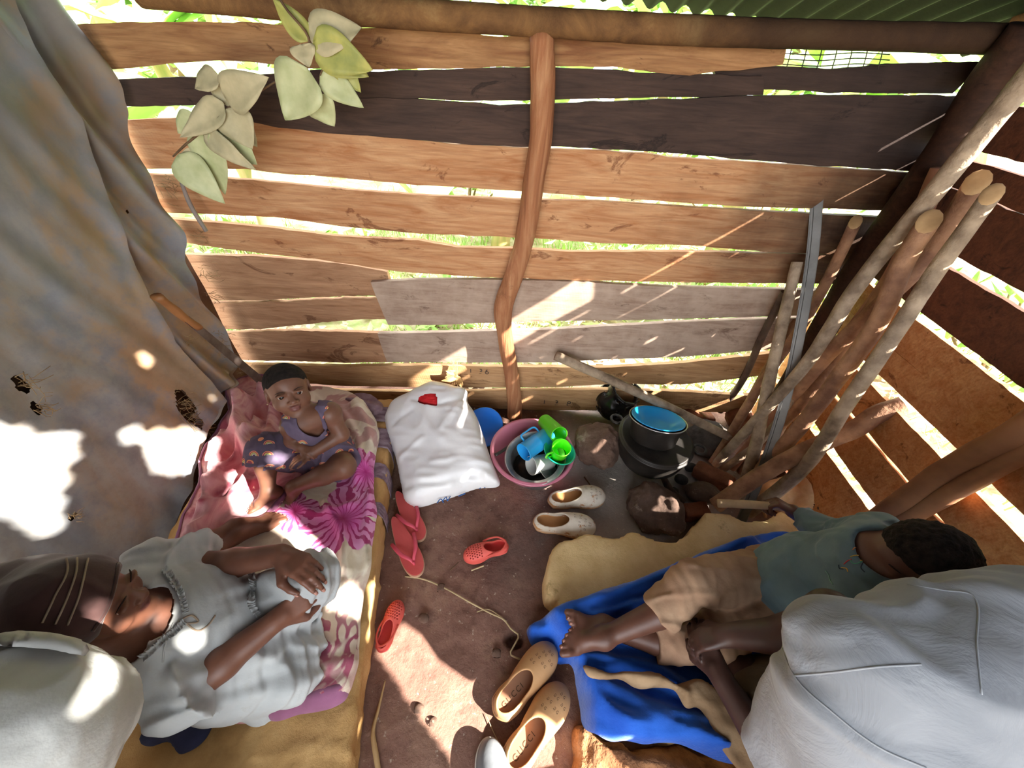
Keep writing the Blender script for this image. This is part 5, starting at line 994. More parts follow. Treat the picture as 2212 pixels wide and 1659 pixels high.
# ================================================================ PEOPLE
def msk(name, a, b): 
    m = simple(name, a, b, 9, .46, .12, 160, .0015, spec=.45, detail=4); m.put(Subsurface_Weight=.08, Subsurface_Scale=.01, Subsurface_Radius=(.6, .25, .12)); return m
mlip = simple('lips', '6a3f39', '7b4d47', 20, .4); msole = simple('pale_palm', 'a06a55', 'b47d66', 20, .55); mwhite = simple('eye_white', 'c4b6ac', rough=.2, spec=.6); miris = simple('iris', '23130c', rough=.35, spec=.25); mpupil = simple('pupil', '050404', rough=.15, spec=.4)
mhair = simple('short_black_hair', '15110f', '2a221e', 60, .9, .9, 220, .004, spec=.25); mnail = simple('nails', 'a9796a', rough=.35); mbrow = simple('eyebrow', '2c1c17', rough=.95)
def ortho(f, u):
    f = norm(f); u = norm(np.array(u, float)-f*(np.array(u, float)@f)); return np.array([np.cross(f, u), f, u])   # right, forward, up
def head(S, c, f, u, H, child=False, lid=(-.005, .034)):
    A = ortho(f, u); c = np.array(c, float); L = lambda x, y, z: c+H*(x*A[0]+y*A[1]+z*A[2])
    ck = .30 if child else .27
    S.ell(L(0, -.05, .13), np.array([.365, .44, .37])*H, A, .02*H*5); S.ell(L(0, .10, -.10), np.array([ck+.02, .30, .36])*H, A, .08*H); S.ell(L(0, .17, -.36), np.array([.17, .17, .13])*H, A, .10*H)
    for s in (-1, 1): S.ell(L(s*.20, .22, -.17), np.array([.12, .13, .13])*H, A, .08*H); S.ell(L(s*.155, .395, .045), np.array([.10, .055, .028])*H, A, .05*H)
    S.cone(L(0, .385, .02), L(0, .445, -.105), .030*H, .050*H, .035*H); S.ell(L(0, .455, -.125), np.array([.052, .048, .042])*H, A, .025*H)
    for s in (-1, 1): S.ell(L(s*.066, .420, -.137), np.array([.040, .045, .034])*H, A, .02*H); S.ell(L(s*.032, .452, -.168), np.array([.016, .03, .018])*H, A, .006*H, 'cut')
    for s in (-1, 1): S.ell(L(s*.155, .45, lid[0]), np.array([.070, .12, lid[1]])*H, A, .026*H, 'cut')
    S.ell(L(0, .38, -.238), np.array([.100, .050, .032])*H, A, .025*H); S.ell(L(0, .372, -.292), np.array([.088, .055, .036])*H, A, .025*H); S.cone(L(-.095, .432, -.265), L(.095, .432, -.265), .008*H, .008*H, .012*H, 'cut'); S.ell(L(0, .44, -.197), np.array([.015, .03, .025])*H, A, .015*H, 'cut')
    for s in (-1, 1):
        S.ell(L(s*.365, -.04, -.03), np.array([.040, .095, .135])*H, ortho(A[1]+s*A[0]*.35, A[2]), .03*H); S.ell(L(s*.415, .0, -.02), np.array([.022, .05, .075])*H, A, .02*H, 'cut')
    return A, L
def eyes(A, L, H, parent, look=(0, 0), er=.080):
    for s in (-1, 1):
        c = L(s*.142, .288, -.005); R = er*H; d = norm(A[1]+A[0]*look[0]+A[2]*look[1]); n = 24; v, f = lathe([(R*math.sin(a), R*math.cos(a)) for a in np.linspace(0.001, math.pi-.001, 22)], n, c, d)
        fc = v[np.array(f)].mean(1)-c; ca = (fc@d)/np.linalg.norm(fc, axis=1); mi = np.where(ca > math.cos(.32), 2, np.where(ca > math.cos(.74), 1, 0)); obj('eye', (v, f), [mwhite, miris, mpupil], parent, mids=mi)
        b = smooth_path([L(s*.075, .425, .085), L(s*.155, .425, .115), L(s*.245, .37, .085)], 10); obj('eyebrow', tube(b, np.array([.5, .8, 1, 1, 1, 1, .9, .8, .6, .3])*.009*H, 6), mbrow, parent)
def hair(c, f, u, H, line=.24, thick=.028, wob=.004, res=.003, tilt=.35):
    A = ortho(f, u); L = lambda x, y, z: np.array(c)+H*(x*A[0]+y*A[1]+z*A[2]); R = .62*H; S = SDF(np.array(c)-R, np.array(c)+R, res)
    S.ell(L(0, -.05, .13), (np.array([.365, .44, .37])+thick)*H, A, 0); S.half(L(0, .36, line), norm(A[1]*.62-A[2]*.62)); S.half(L(0, 0, -.28), -A[2])
    for s in (-1, 1): S.ell(L(s*.42, .16, -.02), np.array([.2, .22, .2])*H, A, .01, 'cut')
    S.wob(lambda p: wob*vnoise(p, 130)); return S.mesh()
def hand(S, w, d, pn, L, side, curl=(.5, .5, .5, .5), thumb=.6, spread=.10, k=.006, tc=.5):
    """w wrist, d finger direction, pn palm-facing normal, side=+1 if the thumb is on cross(d,pn) side"""
    d = norm(d); pn = norm(np.array(pn)-d*(np.array(pn)@d)); s = np.cross(d, pn)*side; w = np.array(w, float); tips = []
    S.cone(w, w+d*.15*L, .135*L, .15*L, k*2)
    for i in range(4):
        o = (1.5-i)*.095*L; kn = w+d*(.52-.03*abs(i-1.2))*L+s*o; S.cone(w+d*.08*L+s*o*.55, kn, .085*L, .066*L, k*1.6)
        fl = np.array([.215, .145, .11])*L*(1.0, 1.1, 1.02, .82)[i]; a = 0; p = kn; dd = d+s*(1.5-i)*spread; dd = norm(dd); r = np.array([.056, .050, .046, .038])*L*(1, 1, 1, .88)[i]
        for j in range(3):
            a += curl[i]*(.8, 1.0, .8)[j]; q = p+(dd*math.cos(a)+pn*math.sin(a))*fl[j]; S.cone(p, q, r[j], r[j+1], k*.5); p = q
        tips.append((p, dd*math.cos(a)+pn*math.sin(a), -(pn*math.cos(a)-dd*math.sin(a))))
    b = w+d*.16*L+s*.10*L; m = b+(d*.22+s*.20+pn*.08)*L; e = m+(norm(d*(1-tc*.3)+s*(thumb-.35)+pn*tc*.8))*.17*L; t = e+norm(d+pn*tc*1.1+s*(thumb-.6))*.125*L
    S.cone(w+d*.06*L+s*.03*L, m, .10*L, .075*L, k*1.6); S.cone(m, e, .066*L, .054*L, k*.6); S.cone(e, t, .054*L, .042*L, k*.6); tips.append((t, norm(t-e), s)); return tips
def foot(S, ank, d, up, L, side, k=.008):
    """ank ankle joint, d toe direction, side=+1 if big toe lies along cross(d,up)"""
    d = norm(d); up = norm(np.array(up)-d*(np.array(up)@d)); s = np.cross(d, up)*side; a = np.array(ank, float); sol = a-up*.24*L; tips = []
    S.ell(sol-d*.17*L+up*.10*L, np.array([.14, .13, .13])*L, np.array([d, s, up]), .02); S.cone(a, sol-d*.10*L+up*.12*L, .135*L, .13*L, .02); S.cone(a+up*.02*L, sol+d*.34*L+up*.095*L, .135*L, .085*L, .02); S.cone(sol-d*.08*L+up*.08*L-s*.05*L, sol+d*.33*L+up*.065*L-s*.09*L, .10*L, .068*L, .015); S.cone(sol-d*.05*L+up*.1*L+s*.04*L, sol+d*.38*L+up*.07*L+s*.08*L, .09*L, .08*L, .015)
    for i, (o, ln, r, fw) in enumerate(((.115, .17, .056, .44), (.035, .155, .040, .46), (-.03, .135, .037, .43), (-.09, .115, .035, .39), (-.145, .10, .034, .33))):
        p = sol+d*fw*L+s*o*L+up*.06*L; q = p+d*ln*L*.55+up*.015*L; e = p+d*ln*L-up*.008*L; S.cone(p-d*.08*L, q, r*L*1.05, r*L, k); S.cone(q, e, r*L, r*L*.92, k*.4); tips.append((e, d, up))
    return tips
def nails(tips, r, parent, m=mnail):
    for p, d, n in tips:
        n = norm(n-d*(n@d)); S = np.cross(d, n); P = [[p+d*u*r*1.1+S*q*r*.62*(1-.25*max(0, u))+n*(r*.98-.32*r*q*q-.25*r*max(u, 0)) for q in np.linspace(-1, 1, 5)] for u in np.linspace(-.55, .75, 4)]
        obj('nail', slab(P, n*.0005), m, parent)
def folds(p, d, fr, amp, o=0, w=3.0): p = np.asarray(p); s = p@norm(d)*fr*2*math.pi+w*vnoise(p, 5, o)+1.2*vnoise(p, 14, o+2); return -amp*(np.sin(s)+.45*np.sin(2.1*s+1+2*vnoise(p, 7, o+4)))*(.45+.55*vnoise(p, 4, o+6))
def wrinkle(p, s, amp, o=0, st=(1, 1, 1)): return -amp*np.maximum(ridged(np.asarray(p)*np.array(st), s, o)-.35, 0)*1.5 + amp*.4*vnoise(p, s*.6, o+3)
def bvh(vf): return BVHTree.FromPolygons([Vector(q) for q in np.asarray(vf[0], float)], [list(map(int, q)) for q in vf[1]])
def on_surf(bv, x, y, lift=.001):
    d = norm(ray(x, y)); h = bv.ray_cast(Vector(CAM), Vector(d)); 
    if h[0] is None: return None
    n = np.array(h[1]); n = n if n@d < 0 else -n; return np.array(h[0])+n*lift
def seam(name, bv, pts, r, m, parent, lift=.001, segs=26):
    q = [on_surf(bv, x, y, lift) for x, y in smooth_path(np.array(pts, float), segs)]; q = [a for a in q if a is not None]
    if len(q) > 2:
        q = np.array(q); cut = np.linalg.norm(np.diff(q, axis=0), axis=1); ok = np.r_[True, cut < .05]; i = len(q) if ok.all() else int(np.argmin(ok)); 
        if i > 2: return obj(name, tube(q[:i], r, 6), m, parent)
def pelv(S, a, b, r, k=.03): S.cone(a, b, r, r, k)
# ---------------------------------------------------------------- seated child
SKC = msk('child_skin', '6e4938', '835a46'); hc = np.array([-.782, .952, .545]); H = .18
dcam = norm(CAM-hc); upi = norm(-.36*CR+.93*CU); upi = norm(upi-dcam*(upi@dcam)); rti = np.cross(upi, dcam); th = .42
cf = norm((.593, -.711, .36)); cu_ = norm((-.181, .339, .923))
child = thing('person', PZ(690, 990, MZ), 'small child in a purple rainbow-print dress sitting on the floral blanket', 'person')
S = SDF(hc+(-.33, -.42, -.46), hc+(.33, .26, .16), .0032); A, L = head(S, hc, cf, cu_, H, True, (-.005, .029))
pv = PZ(695, 972, .235); nb = PD(668, 900, 1.385); shL, shR = PD(712, 893, 1.375), PD(632, 921, 1.36); hpL, hpR = pv+(.05, -.01, 0), pv+(-.05, -.015, 0)
S.cone(L(0, -.06, -.2), nb, .036, .040, .02); ch = nb*.6+pv*.4; S.ell(ch+(0, 0, .0), (.088, .068, .095), None, .03); S.cone(shL, shR, .034, .034, .03); S.ell(pv*.75+nb*.25, (.085, .075, .08), None, .03); S.ell(pv, (.095, .08, .065), None, .03)
elL, elR = PD(738, 938, 1.41), PD(632, 952, 1.385); wrL, wrR = PD(672, 980, 1.375), PD(648, 966, 1.37)
S.cone(nb, shL, .03, .035, .03); S.cone(nb, shR, .03, .035, .03); S.chain([shL, elL, wrL], [.034, .026, .019], .012); S.chain([shR, elR, wrR], [.034, .026, .019], .012)
tl = hand(S, wrL, PD(645, 990, 1.355)-wrL, (-.1, -.2, -1), .085, 1, (.35, .4, .45, .5), .5, .1, .003); tr = hand(S, wrR, PD(664, 972, 1.365)-wrR, (.3, .1, -1), .082, -1, (.7, .75, .8, .8), .5, .06, .003)
knR, anR = PD(572, 975, 1.38), PD(580, 1064, 1.395); knL, anL = PD(742, 1008, 1.43), PD(634, 1052, 1.41)
S.chain([hpR, knR], [.060, .042], .03); S.chain([knR, knR*.62+anR*.38, anR], [.040, .034, .022], .015); S.chain([hpL, knL], [.060, .044], .03); S.chain([knL, knL*.6+anL*.4, anL], [.042, .037, .023], .015)
dR = PZ(516, 1108, MZ+.06)-anR; dR[2] = -.01; fr_ = foot(S, anR, dR, (0, 0, 1), .135, -1, .004); fl_ = foot(S, anL, PD(604, 1094, 1.395)-anL, norm((-.3, -.2, 1)), .125, 1, .004)
v, f = S.mesh(); fc = v[np.array(f)].mean(1); mi = np.zeros(len(f), int); q = (fc-hc)@A.T/H; mi[((q[:, 0]/.105)**2+((q[:, 2]+.265)/.058)**2 < 1) & (q[:, 1] > .36)] = 1
body = obj('body', (v, f), [SKC, mlip], child, mids=mi); eyes(A, L, H, body, (.10, .16)); obj('hair', hair(hc, cf, cu_, H, .34, .02, .0012), mhair, child); nails(fr_+fl_, .0055, body)
obj('earring', lathe([(0, -.003), (.003, 0), (0, .003)], 10, L(.405, .01, -.16)), simple('earring', 'd8c9a0', metal=.8, rough=.3), body)
md = Mat('rainbow_print', .9, 0, .2); md.color(md.ramp(md.noise(12, 4), [(.3, C('5b4f62')), (.7, C('74667a'))])); 
vo = md.new('ShaderNodeTexVoronoi', voronoi_dimensions='3D'); vo.inputs['Scale'].default_value = 21; vo.inputs['Randomness'].default_value = .55; md.ln(md.co, vo.inputs['Vector'])
sb_ = md.new('ShaderNodeVectorMath', operation='SUBTRACT'); md.ln(md.co, sb_.inputs[0]); md.ln(vo.outputs['Position'], sb_.inputs[1]); qx, qy, qz = md.xyz(sb_.outputs[0]); ln_ = md.new('ShaderNodeVectorMath', operation='LENGTH'); md.ln(sb_.outputs[0], ln_.inputs[0])
rb = md.ramp(md.math('MULTIPLY', ln_.outputs['Value'], 50.0), [(.0, C('63566a')), (.24, C('e9d9c4')), (.36, C('8c9a7a')), (.48, C('e6c26a')), (.62, C('b0586a')), (.76, C('ef9a72')), (.88, C('65586b'))], 'CONSTANT')
mk = md.math('MULTIPLY', md.math('LESS_THAN', ln_.outputs['Value'], .0175), md.math('GREATER_THAN', md.math('ADD', md.math('MULTIPLY', qz, .8), md.math('MULTIPLY', qy, .6)), .0)); md.over(mk, rb); md.bump(md.noise(200, 2), .2, .002)
S = SDF(hc+(-.33, -.42, -.46), hc+(.33, .26, .0), .0034); g = .010
S.ell(ch, (.088+g, .068+g, .10+g), None, .03); S.ell(pv*.75+nb*.25, (.085+g*1.6, .075+g*1.6, .08+g), None, .03); S.ell(pv, (.10+g*1.6, .085+g*1.6, .065+g), None, .03)
S.cone(shL*.75+nb*.25, shR*.75+nb*.25, .034+g, .034+g, .03); S.cone(nb, shL*.8+nb*.2, .03+g, .035+g, .03); S.cone(nb, shR*.8+nb*.2, .03+g, .035+g, .03); S.cone(nb*.7+pv*.3, pv, .07+g, .085+g, .03)
fh = norm(cf*np.array([1, 1, 0])); S.ell(nb+fh*.045+(0, 0, .012), (.046, .046, .062), ortho(fh, (0, 0, 1)), .006, 'cut'); S.cone(nb+(0, 0, -.01), nb+(0, 0, .09), .043, .05, .006, 'cut'); S.cone(shL+(.012, 0, -.01), elL, .046, .04, .006, 'cut'); S.cone(shR+(-.012, 0, -.01), elR, .046, .04, .006, 'cut')
kd = norm(knR-hpR); S.cone(hpR, knR+kd*.01, .074, .070, .03, flat='b'); S.cone(knR-(0, 0, 0), knR+(anR-knR)*.24, .062, .066, .012, flat='b'); kd = norm(knL-hpL); S.cone(hpL, hpL*.25+knL*.75, .074, .072, .03, flat='b')
S.wob(lambda p: wrinkle(p, 17, .004, 1, (1, 1, .7))+folds(p, (1, .3, .2), 17, .003, 2)); dr = obj('dress', S.mesh(), md, child, label='purple sleeveless dress printed with small rainbows')
# ---------------------------------------------------------------- woman with a brown head wrap
SKW = msk('woman_skin', '643f30', '7b503e'); hw = np.array([-.842, .242, .590]); HW = .19; wf, wu = norm((.9, .40, .03)), norm((-.07, -.05, 1))
wom = thing('person', PZ(500, 1430, MZ), 'woman in a pale grey dress and brown head wrap seated on the left mattress', 'person')
S = SDF((-1.28, -.05, .10), (-.32, .86, .80), .0048); AW, LW = head(S, hw, wf, wu, HW, False, (-.024, .020))
shLw, shRw = PD(330, 1228, 1.01), PD(292, 1468, .865); nbw = (shLw+shRw)/2+np.array([.0, .0, .035]); pvw = PZ(510, 1398, .265)
S.cone(LW(0, -.08, -.2), nbw, .052, .056, .025); S.cone(shLw, shRw, .055, .055, .03); S.ell(nbw*.55+pvw*.45+(0, 0, .01), (.11, .12, .125), None, .05); S.ell(pvw, (.12, .12, .095), None, .04); S.cone(nbw-(0, 0, .02), pvw, .09, .11, .04)
elLw, elRw = PD(440, 1228, 1.05), PD(402, 1494, .865); wrLw, wrRw = PD(606, 1198, 1.03), PD(590, 1345, .955)
S.chain([shLw, elLw, elLw*.6+wrLw*.4, wrLw], [.050, .041, .037, .027], .015); S.chain([shRw, elRw, elRw*.6+wrRw*.4, wrRw], [.050, .041, .037, .027], .015)
t1 = hand(S, wrLw, PD(668, 1232, .985)-wrLw, PD(655, 1260, 1.1)-wrLw, .165, -1, (.4, .5, .55, .6), .4, .02, .005); t2 = hand(S, wrRw, PD(640, 1305, .985)-wrRw, norm((-.1, .6, -.5)), .155, -1, (.6, .65, .7, .7), .4, .03, .005)
knW, hipW = PD(648, 1268, 1.06), pvw+np.array([.02, .07, .0]); S.cone(hipW, knW, .080, .058, .03)
k2, h2 = PZ(605, 1455, .225), pvw+np.array([.02, -.06, -.02]); S.cone(h2, k2, .075, .055, .03); S.cone(k2, PZ(480, 1500, .20), .05, .04, .03)
k3, a3 = PZ(395, 1222, .235), PZ(512, 1142, .225); S.chain([PZ(440, 1290, .24), k3], [.06, .055], .03); S.chain([k3, k3*.6+a3*.4, a3], [.056, .050, .032], .02); ft = foot(S, a3, PZ(592, 1104, .235)-a3, norm((-.2, -.1, 1)), .215, 1, .006)
v, f = S.mesh(); fc = v[np.array(f)].mean(1); q = (fc-hw)@AW.T/HW; mi = np.zeros(len(f), int); mi[((q[:, 0]/.105)**2+((q[:, 2]+.265)/.060)**2 < 1) & (q[:, 1] > .345)] = 1
wbody = obj('body', (v, f), [SKW, mlip], wom, mids=mi); eyes(AW, LW, HW, wbody, (.0, -.42), .070); nails(t1[:5]+ft, .0075, wbody)
mcap = simple('brown_head_wrap', '38211f', '4a2f2c', 14, .85, .25, 120, .002); mcap.put(Sheen_Weight=.3); mcord = simple('beige_cord', '8d7b68', 'a39280', 30, .85)
R_ = HW*.5; S = SDF(hw-(.42, .22, .16), hw+(.18, .22, .34), .0045)
S.ell(LW(0, -.05, .15), np.array([.405, .485, .40])*HW, AW, 0); bk = PD(70, 1290, .80); S.cone(LW(0, -.12, .20), bk, .40*HW, .36*HW, .05); S.cone(bk, PD(-90, 1300, .76), .37*HW, .27*HW, .05)
S.half(LW(0, .40, .24), norm(AW[1]*.74-AW[2]*.55)); S.half(LW(0, 0, -.26), norm(-AW[2])); S.wob(lambda p: wrinkle(p, 14, .004, 5)); cv = S.mesh(); wcap = obj('head_wrap', cv, mcap, wom, label='dark brown head wrap'); bv = bvh(cv)
for pts in ([(143,1207),(146,1222),(118,1290),(92,1345)], [(166,1206),(166,1222),(146,1290),(120,1348)], [(190,1207),(186,1224),(170,1290),(146,1350)]): seam('cord', bv, pts, .0018, mcord, wcap)
seam('wrap_edge', bv, [(255,1218),(248,1260),(228,1320),(200,1362)], .0035, mcap, wcap)
mdr = Mat('pale_grey_dress', .9, 0, .15); mdr.color(mdr.ramp(mdr.noise(5, 6), [(.35, C('a4a6a6')), (.65, C('bcbebd'))])); mdr.over(mdr.ramp(mdr.noise(11, 6, .7), [(.60, 0.0), (.72, .45)]), C('9f9788')); mdr.bump(mdr.noise(190, 2), .2, .002); mdr.bump(mdr.noise(12, 4, .55, .4), .25, .008); mdr.put(Sheen_Weight=.15)
S = SDF((-1.25, -.05, .12), (-.34, .70, .66), .005); g = .014
S.cone(shLw+(0, 0, .0), shRw, .060+g*.3, .060+g*.3, .03); S.ell(nbw*.55+pvw*.45+(0, 0, .01), (.115+g, .128+g, .13+g), None, .05); S.ell(pvw, (.13+g, .125+g, .10+g), None, .05); S.cone(nbw-(0, 0, .03), pvw, .095+g, .12+g, .04)
for sh_, el_, wr_ in ((shLw, shLw*.45+elLw*.55, wrLw), (shRw, elRw, wrRw)): S.cone(sh_, el_, .060, .066, .02); S.cone(el_, el_+(wr_-el_)*.13, .066, .088, .012, flat='b')
kd = norm(knW-hipW); S.cone(hipW, knW+kd*.030, .095, .078, .03); S.cone(h2, k2+norm(k2-h2)*.03, .088, .068, .03); S.cone(k2, PZ(470, 1510, .20), .065, .05, .04); S.cone(pvw, (knW+k2)/2*np.array([1, 1, .70]), .09, .06, .05)
S.ell(PZ(550, 1480, .18), (.11, .06, .045), None, .04); S.ell(PZ(600, 1420, .2), (.07, .07, .04), None, .03)
S.half((0, 0, MZ+.018), (0, 0, -1))
S.wob(lambda p: wrinkle(p, 10, .010, 2, (.7, 1.1, .8))+folds(p, (-.25, 1, .35), 12, .012, 3)+folds(p, (.5, .6, -.6), 20, .005, 8)); nk = nbw+np.array([.052, -.022, .015]); S.ell(nk, (.088, .086, .085), None, .008, 'cut'); S.ell(nbw+np.array([.0, -.02, .03]), (.085, .085, .06), None, .01, 'cut'); dv = S.mesh(); wdr = obj('dress', dv, mdr, wom, label='pale grey short-sleeved dress'); bv = bvh(dv)
def ruffle(pts, w, amp=3.2, n=90, name='ruffle'):
    q = smooth_path(np.array(pts, float), n); t_ = np.gradient(q, axis=0); t_ /= np.linalg.norm(t_, axis=1)[:, None]; nn_ = np.c_[-t_[:, 1], t_[:, 0]]; P = []
    for k in range(n):
        row = []
        for u in np.linspace(-1, 1, 5):
            p = q[k]+nn_[k]*(u*w/2); s = on_surf(bv, p[0], p[1], .002+.005*(abs(u))*(1+math.sin(k*1.35+u*.8+2*math.sin(k*.37)))); row.append(s)
        if all(a is not None for a in row): P.append(row)
    if len(P) > 4: obj(name, slab(P, (0, 0, .0012)), mdr, wdr)
ruffle([(352,1232),(376,1258),(392,1290),(400,1325)], 14); ruffle([(398,1342),(375,1366),(345,1390),(312,1420)], 14); ruffle([(540,1216),(548,1260),(545,1310),(560,1330)], 16)
seam('drawstring', bv, [(392,1338),(415,1330),(428,1342),(400,1348)], .002, mcord, wdr); seam('drawstring', bv, [(395,1342),(430,1362),(450,1350),(465,1330)], .002, mcord, wdr); seam('seam', bv, [(375,1345),(355,1400),(352,1430)], .0018, mdr, wdr)
# ---------------------------------------------------------------- boy reclining on the blue blanket
SKB = msk('boy_skin', '563629', '6b4637'); hb_ = PD(1988, 1212, .90); HB = .190; bf, bu = norm((-1, .05, -.28)), norm((-.18, .28, 1))
boy = thing('person', PZ(1660, 1290, FZ), 'boy in a teal sweatshirt and tan trousers reclining on the blue blanket', 'person')
S = SDF((.10, .12, .08), (1.34, 1.0, .98), .0046); AB, LB = head(S, hb_, bf, bu, HB, True, (-.025, .018))
shLb, shRb = PD(1893, 1158, 1.02), PD(1850, 1300, .93); nbb = (shLb+shRb)/2+np.array([.01, .0, .045]); pvb = PZ(1672, 1275, .225)
S.cone(LB(0, -.08, -.2), nbb, .042, .045, .02); S.cone(shLb, shRb, .045, .045, .03); S.cone(nbb-(0, 0, .03), pvb, .085, .09, .04); S.ell(pvb, (.10, .11, .085), None, .04)
elb, wrb, hnb = PD(1806, 1160, 1.25), PD(1728, 1114, 1.38), PD(1655, 1070, 1.42); S.chain([shLb, elb, wrb], [.042, .035, .026], .015)
st0, st1 = PD(1550, 1087, 1.46), PD(1696, 1095, 1.40)
tb_ = hand(S, wrb, hnb-wrb, norm((-.2, -.45, -.8)), .165, -1, (1.15, 1.2, 1.2, 1.2), .45, .02, .004, .8)
kL, cL, aL = PZ(1490, 1262, .325), PZ(1422, 1326, .26), PZ(1303, 1378, .20); kR, cR, aR = PZ(1505, 1385, .185), PZ(1415, 1384, .17), PZ(1302, 1352, .165)
S.chain([pvb+(0, .05, 0), kL], [.075, .055], .03); S.chain([kL, cL, aL], [.050, .040, .026], .006); S.chain([pvb+(0, -.05, 0), kR], [.075, .055], .03); S.chain([kR, cR, aR], [.048, .038, .026], .006)
fA = foot(S, aL, norm((-.85, -.22, .30)), norm((.35, -.15, .9)), .2, -1, .005); fB = foot(S, aR, norm((-.72, -.05, .60)), norm((.62, .0, .75)), .195, 1, .005)
v, f = S.mesh(); fc = v[np.array(f)].mean(1); mi = np.zeros(len(f), int)
bbody = obj('body', (v, f), [SKB, msole], boy, mids=mi); eyes(AB, LB, HB, bbody, (0, -.3), .072); obj('hair', hair(hb_, bf, bu, HB, .24, .03, .003), mhair, boy); nails(fA+fB, .0072, bbody); nails(tb_, .005, bbody)
mtl_ = simple('teal_sweatshirt', '566d75', '6a828a', 7, .88, .3, 130, .002); mtl_.bump(mtl_.noise(12, 4, .55, .4), .3, .008); mtl_.put(Sheen_Weight=.2)
S = SDF((.70, .22, .10), (1.34, .98, .78), .0046); g = .016; wst = pvb*.86+nbb*.14
S.cone(shLb, shRb, .045+g*.6, .045+g*.6, .03); S.cone(nbb-(0, 0, .03), wst, .088+g, .105+g, .04, flat='b'); S.ell(wst*.7+nbb*.3, (.10, .125, .10), None, .04); S.half(pvb*.93+nbb*.07, pvb-nbb); ed = norm(wrb-elb); S.chain([shLb, elb], [.056, .050], .02); S.cone(elb, wrb-ed*.035, .050, .040, .02, flat='b'); S.cone(wrb-ed*.045, wrb-ed*.012, .037, .036, .004, flat='ab'); S.ell(nbb+(-.03, 0, .05), (.055, .06, .05), None, .01, 'cut')
S.wob(lambda p: wrinkle(p, 14, .006, 4, (.8, 1, 1))+folds(p, (.8, .5, .3), 16, .0035, 5)); sv = S.mesh(); bsh = obj('sweatshirt', sv, mtl_, boy, label='teal sweatshirt with a colourful line print'); bv = bvh(sv)
for pts, c_ in (([(1842,1188),(1846,1183),(1853,1186),(1855,1194)], 'd98a4a'), ([(1837,1203),(1848,1200),(1862,1202),(1866,1210),(1858,1211)], 'd8b04e'), ([(1823,1219),(1832,1211),(1840,1208)], 'c8454a'), ([(1836,1208),(1842,1216),(1858,1215),(1866,1210)], '57a884'), ([(1812,1220),(1814,1228),(1822,1229)], '2c3a44'), ([(1818,1226),(1830,1229),(1832,1235)], 'd9a648'), ([(1864,1216),(1860,1226),(1868,1236)], '2e3c4c'), ([(1784,1233),(1790,1242),(1795,1256),(1800,1262)], '7fae9c')): seam('line_print', bv, pts, .0011, simple('print_'+c_, c_, rough=.7), bsh)
mtr = Mat('dusty_tan_trousers', .92, 0, .15); mtr.color(mtr.ramp(mtr.noise(6, 6, .6), [(.34, C('8d6c57')), (.56, C('a98a70')), (.72, C('bb9f84'))])); mtr.bump(mtr.noise(170, 2), .2, .002); mtr.bump(mtr.noise(10, 4, .55, .4), .35, .010)
S = SDF((.40, .18, .10), (1.10, .86, .46), .0046); g = .016
S.ell(pvb, (.115, .135, .095), None, .04); S.cone(pvb+(0, .05, 0), kL, .086, .064, .012); S.cone(kL, cL, .062, .058, .006, flat='b'); S.cone(pvb+(0, -.05, 0), kR, .086, .062, .012); S.cone(kR, cR, .060, .055, .006, flat='b'); S.cone(pvb, wst+(.01, 0, .01), .10, .105, .03, flat='b')
S.wob(lambda p: wrinkle(p, 15, .007, 6, (.7, 1, 1))+folds(p, (.9, .2, .3), 15, .004, 4)); obj('trousers', S.mesh(), mtr, boy, label='dusty tan trousers rolled below the knee')
hs = thing('firewood_stick', st0, "short pale stick held in the boy's raised hand", 'stick'); obj('shaft', tube([st0, (st0+st1)/2+np.array([0, 0, .003]), st1], [.0155, .015, .014], 12, .06, 3, segs=16), simple('pale_stick_bark', 'a98f6e', 'c2a985', 14, .8, .4, 40), hs)
# ---------------------------------------------------------------- two people in grey shirts close to the camera
SKM = msk('man_skin', '3d2822', '4f352d'); mgs = Mat('grey_shirt', .92, 0, .15); mgs.color(mgs.ramp(mgs.noise(4, 5), [(.35, C('8b8f96')), (.65, C('9da0a6'))])); wv = mgs.new('ShaderNodeTexWave'); wv.inputs['Scale'].default_value = 160; mgs.ln(mgs.co, wv.inputs['Vector']); mgs.bump(wv.outputs['Fac'], .04, .002); mgs.bump(mgs.noise(9, 5, .6, 1.2), .4, .015); mgs.put(Sheen_Weight=.25)
mseam = simple('shirt_seam', '8f939a', 'a2a5aa', 20, .9); mkh = simple('khaki_trousers', '5d5240', '75684f', 9, .9, .4, 60)
man = thing('person', (.78, .06, FZ), 'person in a light grey shirt at the lower right, seen close from above', 'person')
sh1 = PD(1850, 1440, .64); sh2 = PD(2700, 1480, .60); nkm = PD(2520, 1330, .60); pvm = np.array([.86, -.02, .24])
S = SDF((.20, -.32, .10), (1.62, .62, 1.12), .0066)
hm = PD(2760, 1230, .58); hf = norm((.2, .8, -.6)); AM, LM = head(S, hm, hf, norm((.6, .5, .7)), .22); S.cone(LM(0, -.08, -.25), nkm, .055, .06, .03); S.cone(sh1, sh2, .06, .06, .04); S.cone(nkm, pvm, .11, .12, .05); S.ell(pvm, (.15, .13, .12), None, .05)
e1, w1 = PD(1690, 1670, .86), PD(1562, 1470, .98); S.chain([sh1, e1, w1], [.055, .044, .028], .02); tm1 = hand(S, w1, PD(1522, 1395, 1.035)-w1, norm((.5, .5, -.5)), .17, 1, (.45, .5, .55, .55), .5, .04, .005)
e2, w2 = PD(1710, 1375, .90), PD(1585, 1372, .985); S.chain([sh1+(.1, .12, -.12), e2, w2], [.05, .044, .030], .02); tm2 = hand(S, w2, PD(1515, 1380, 1.02)-w2, norm((0, -.3, -1)), .16, -1, (.6, .6, .6, .6), .4, .03, .005)
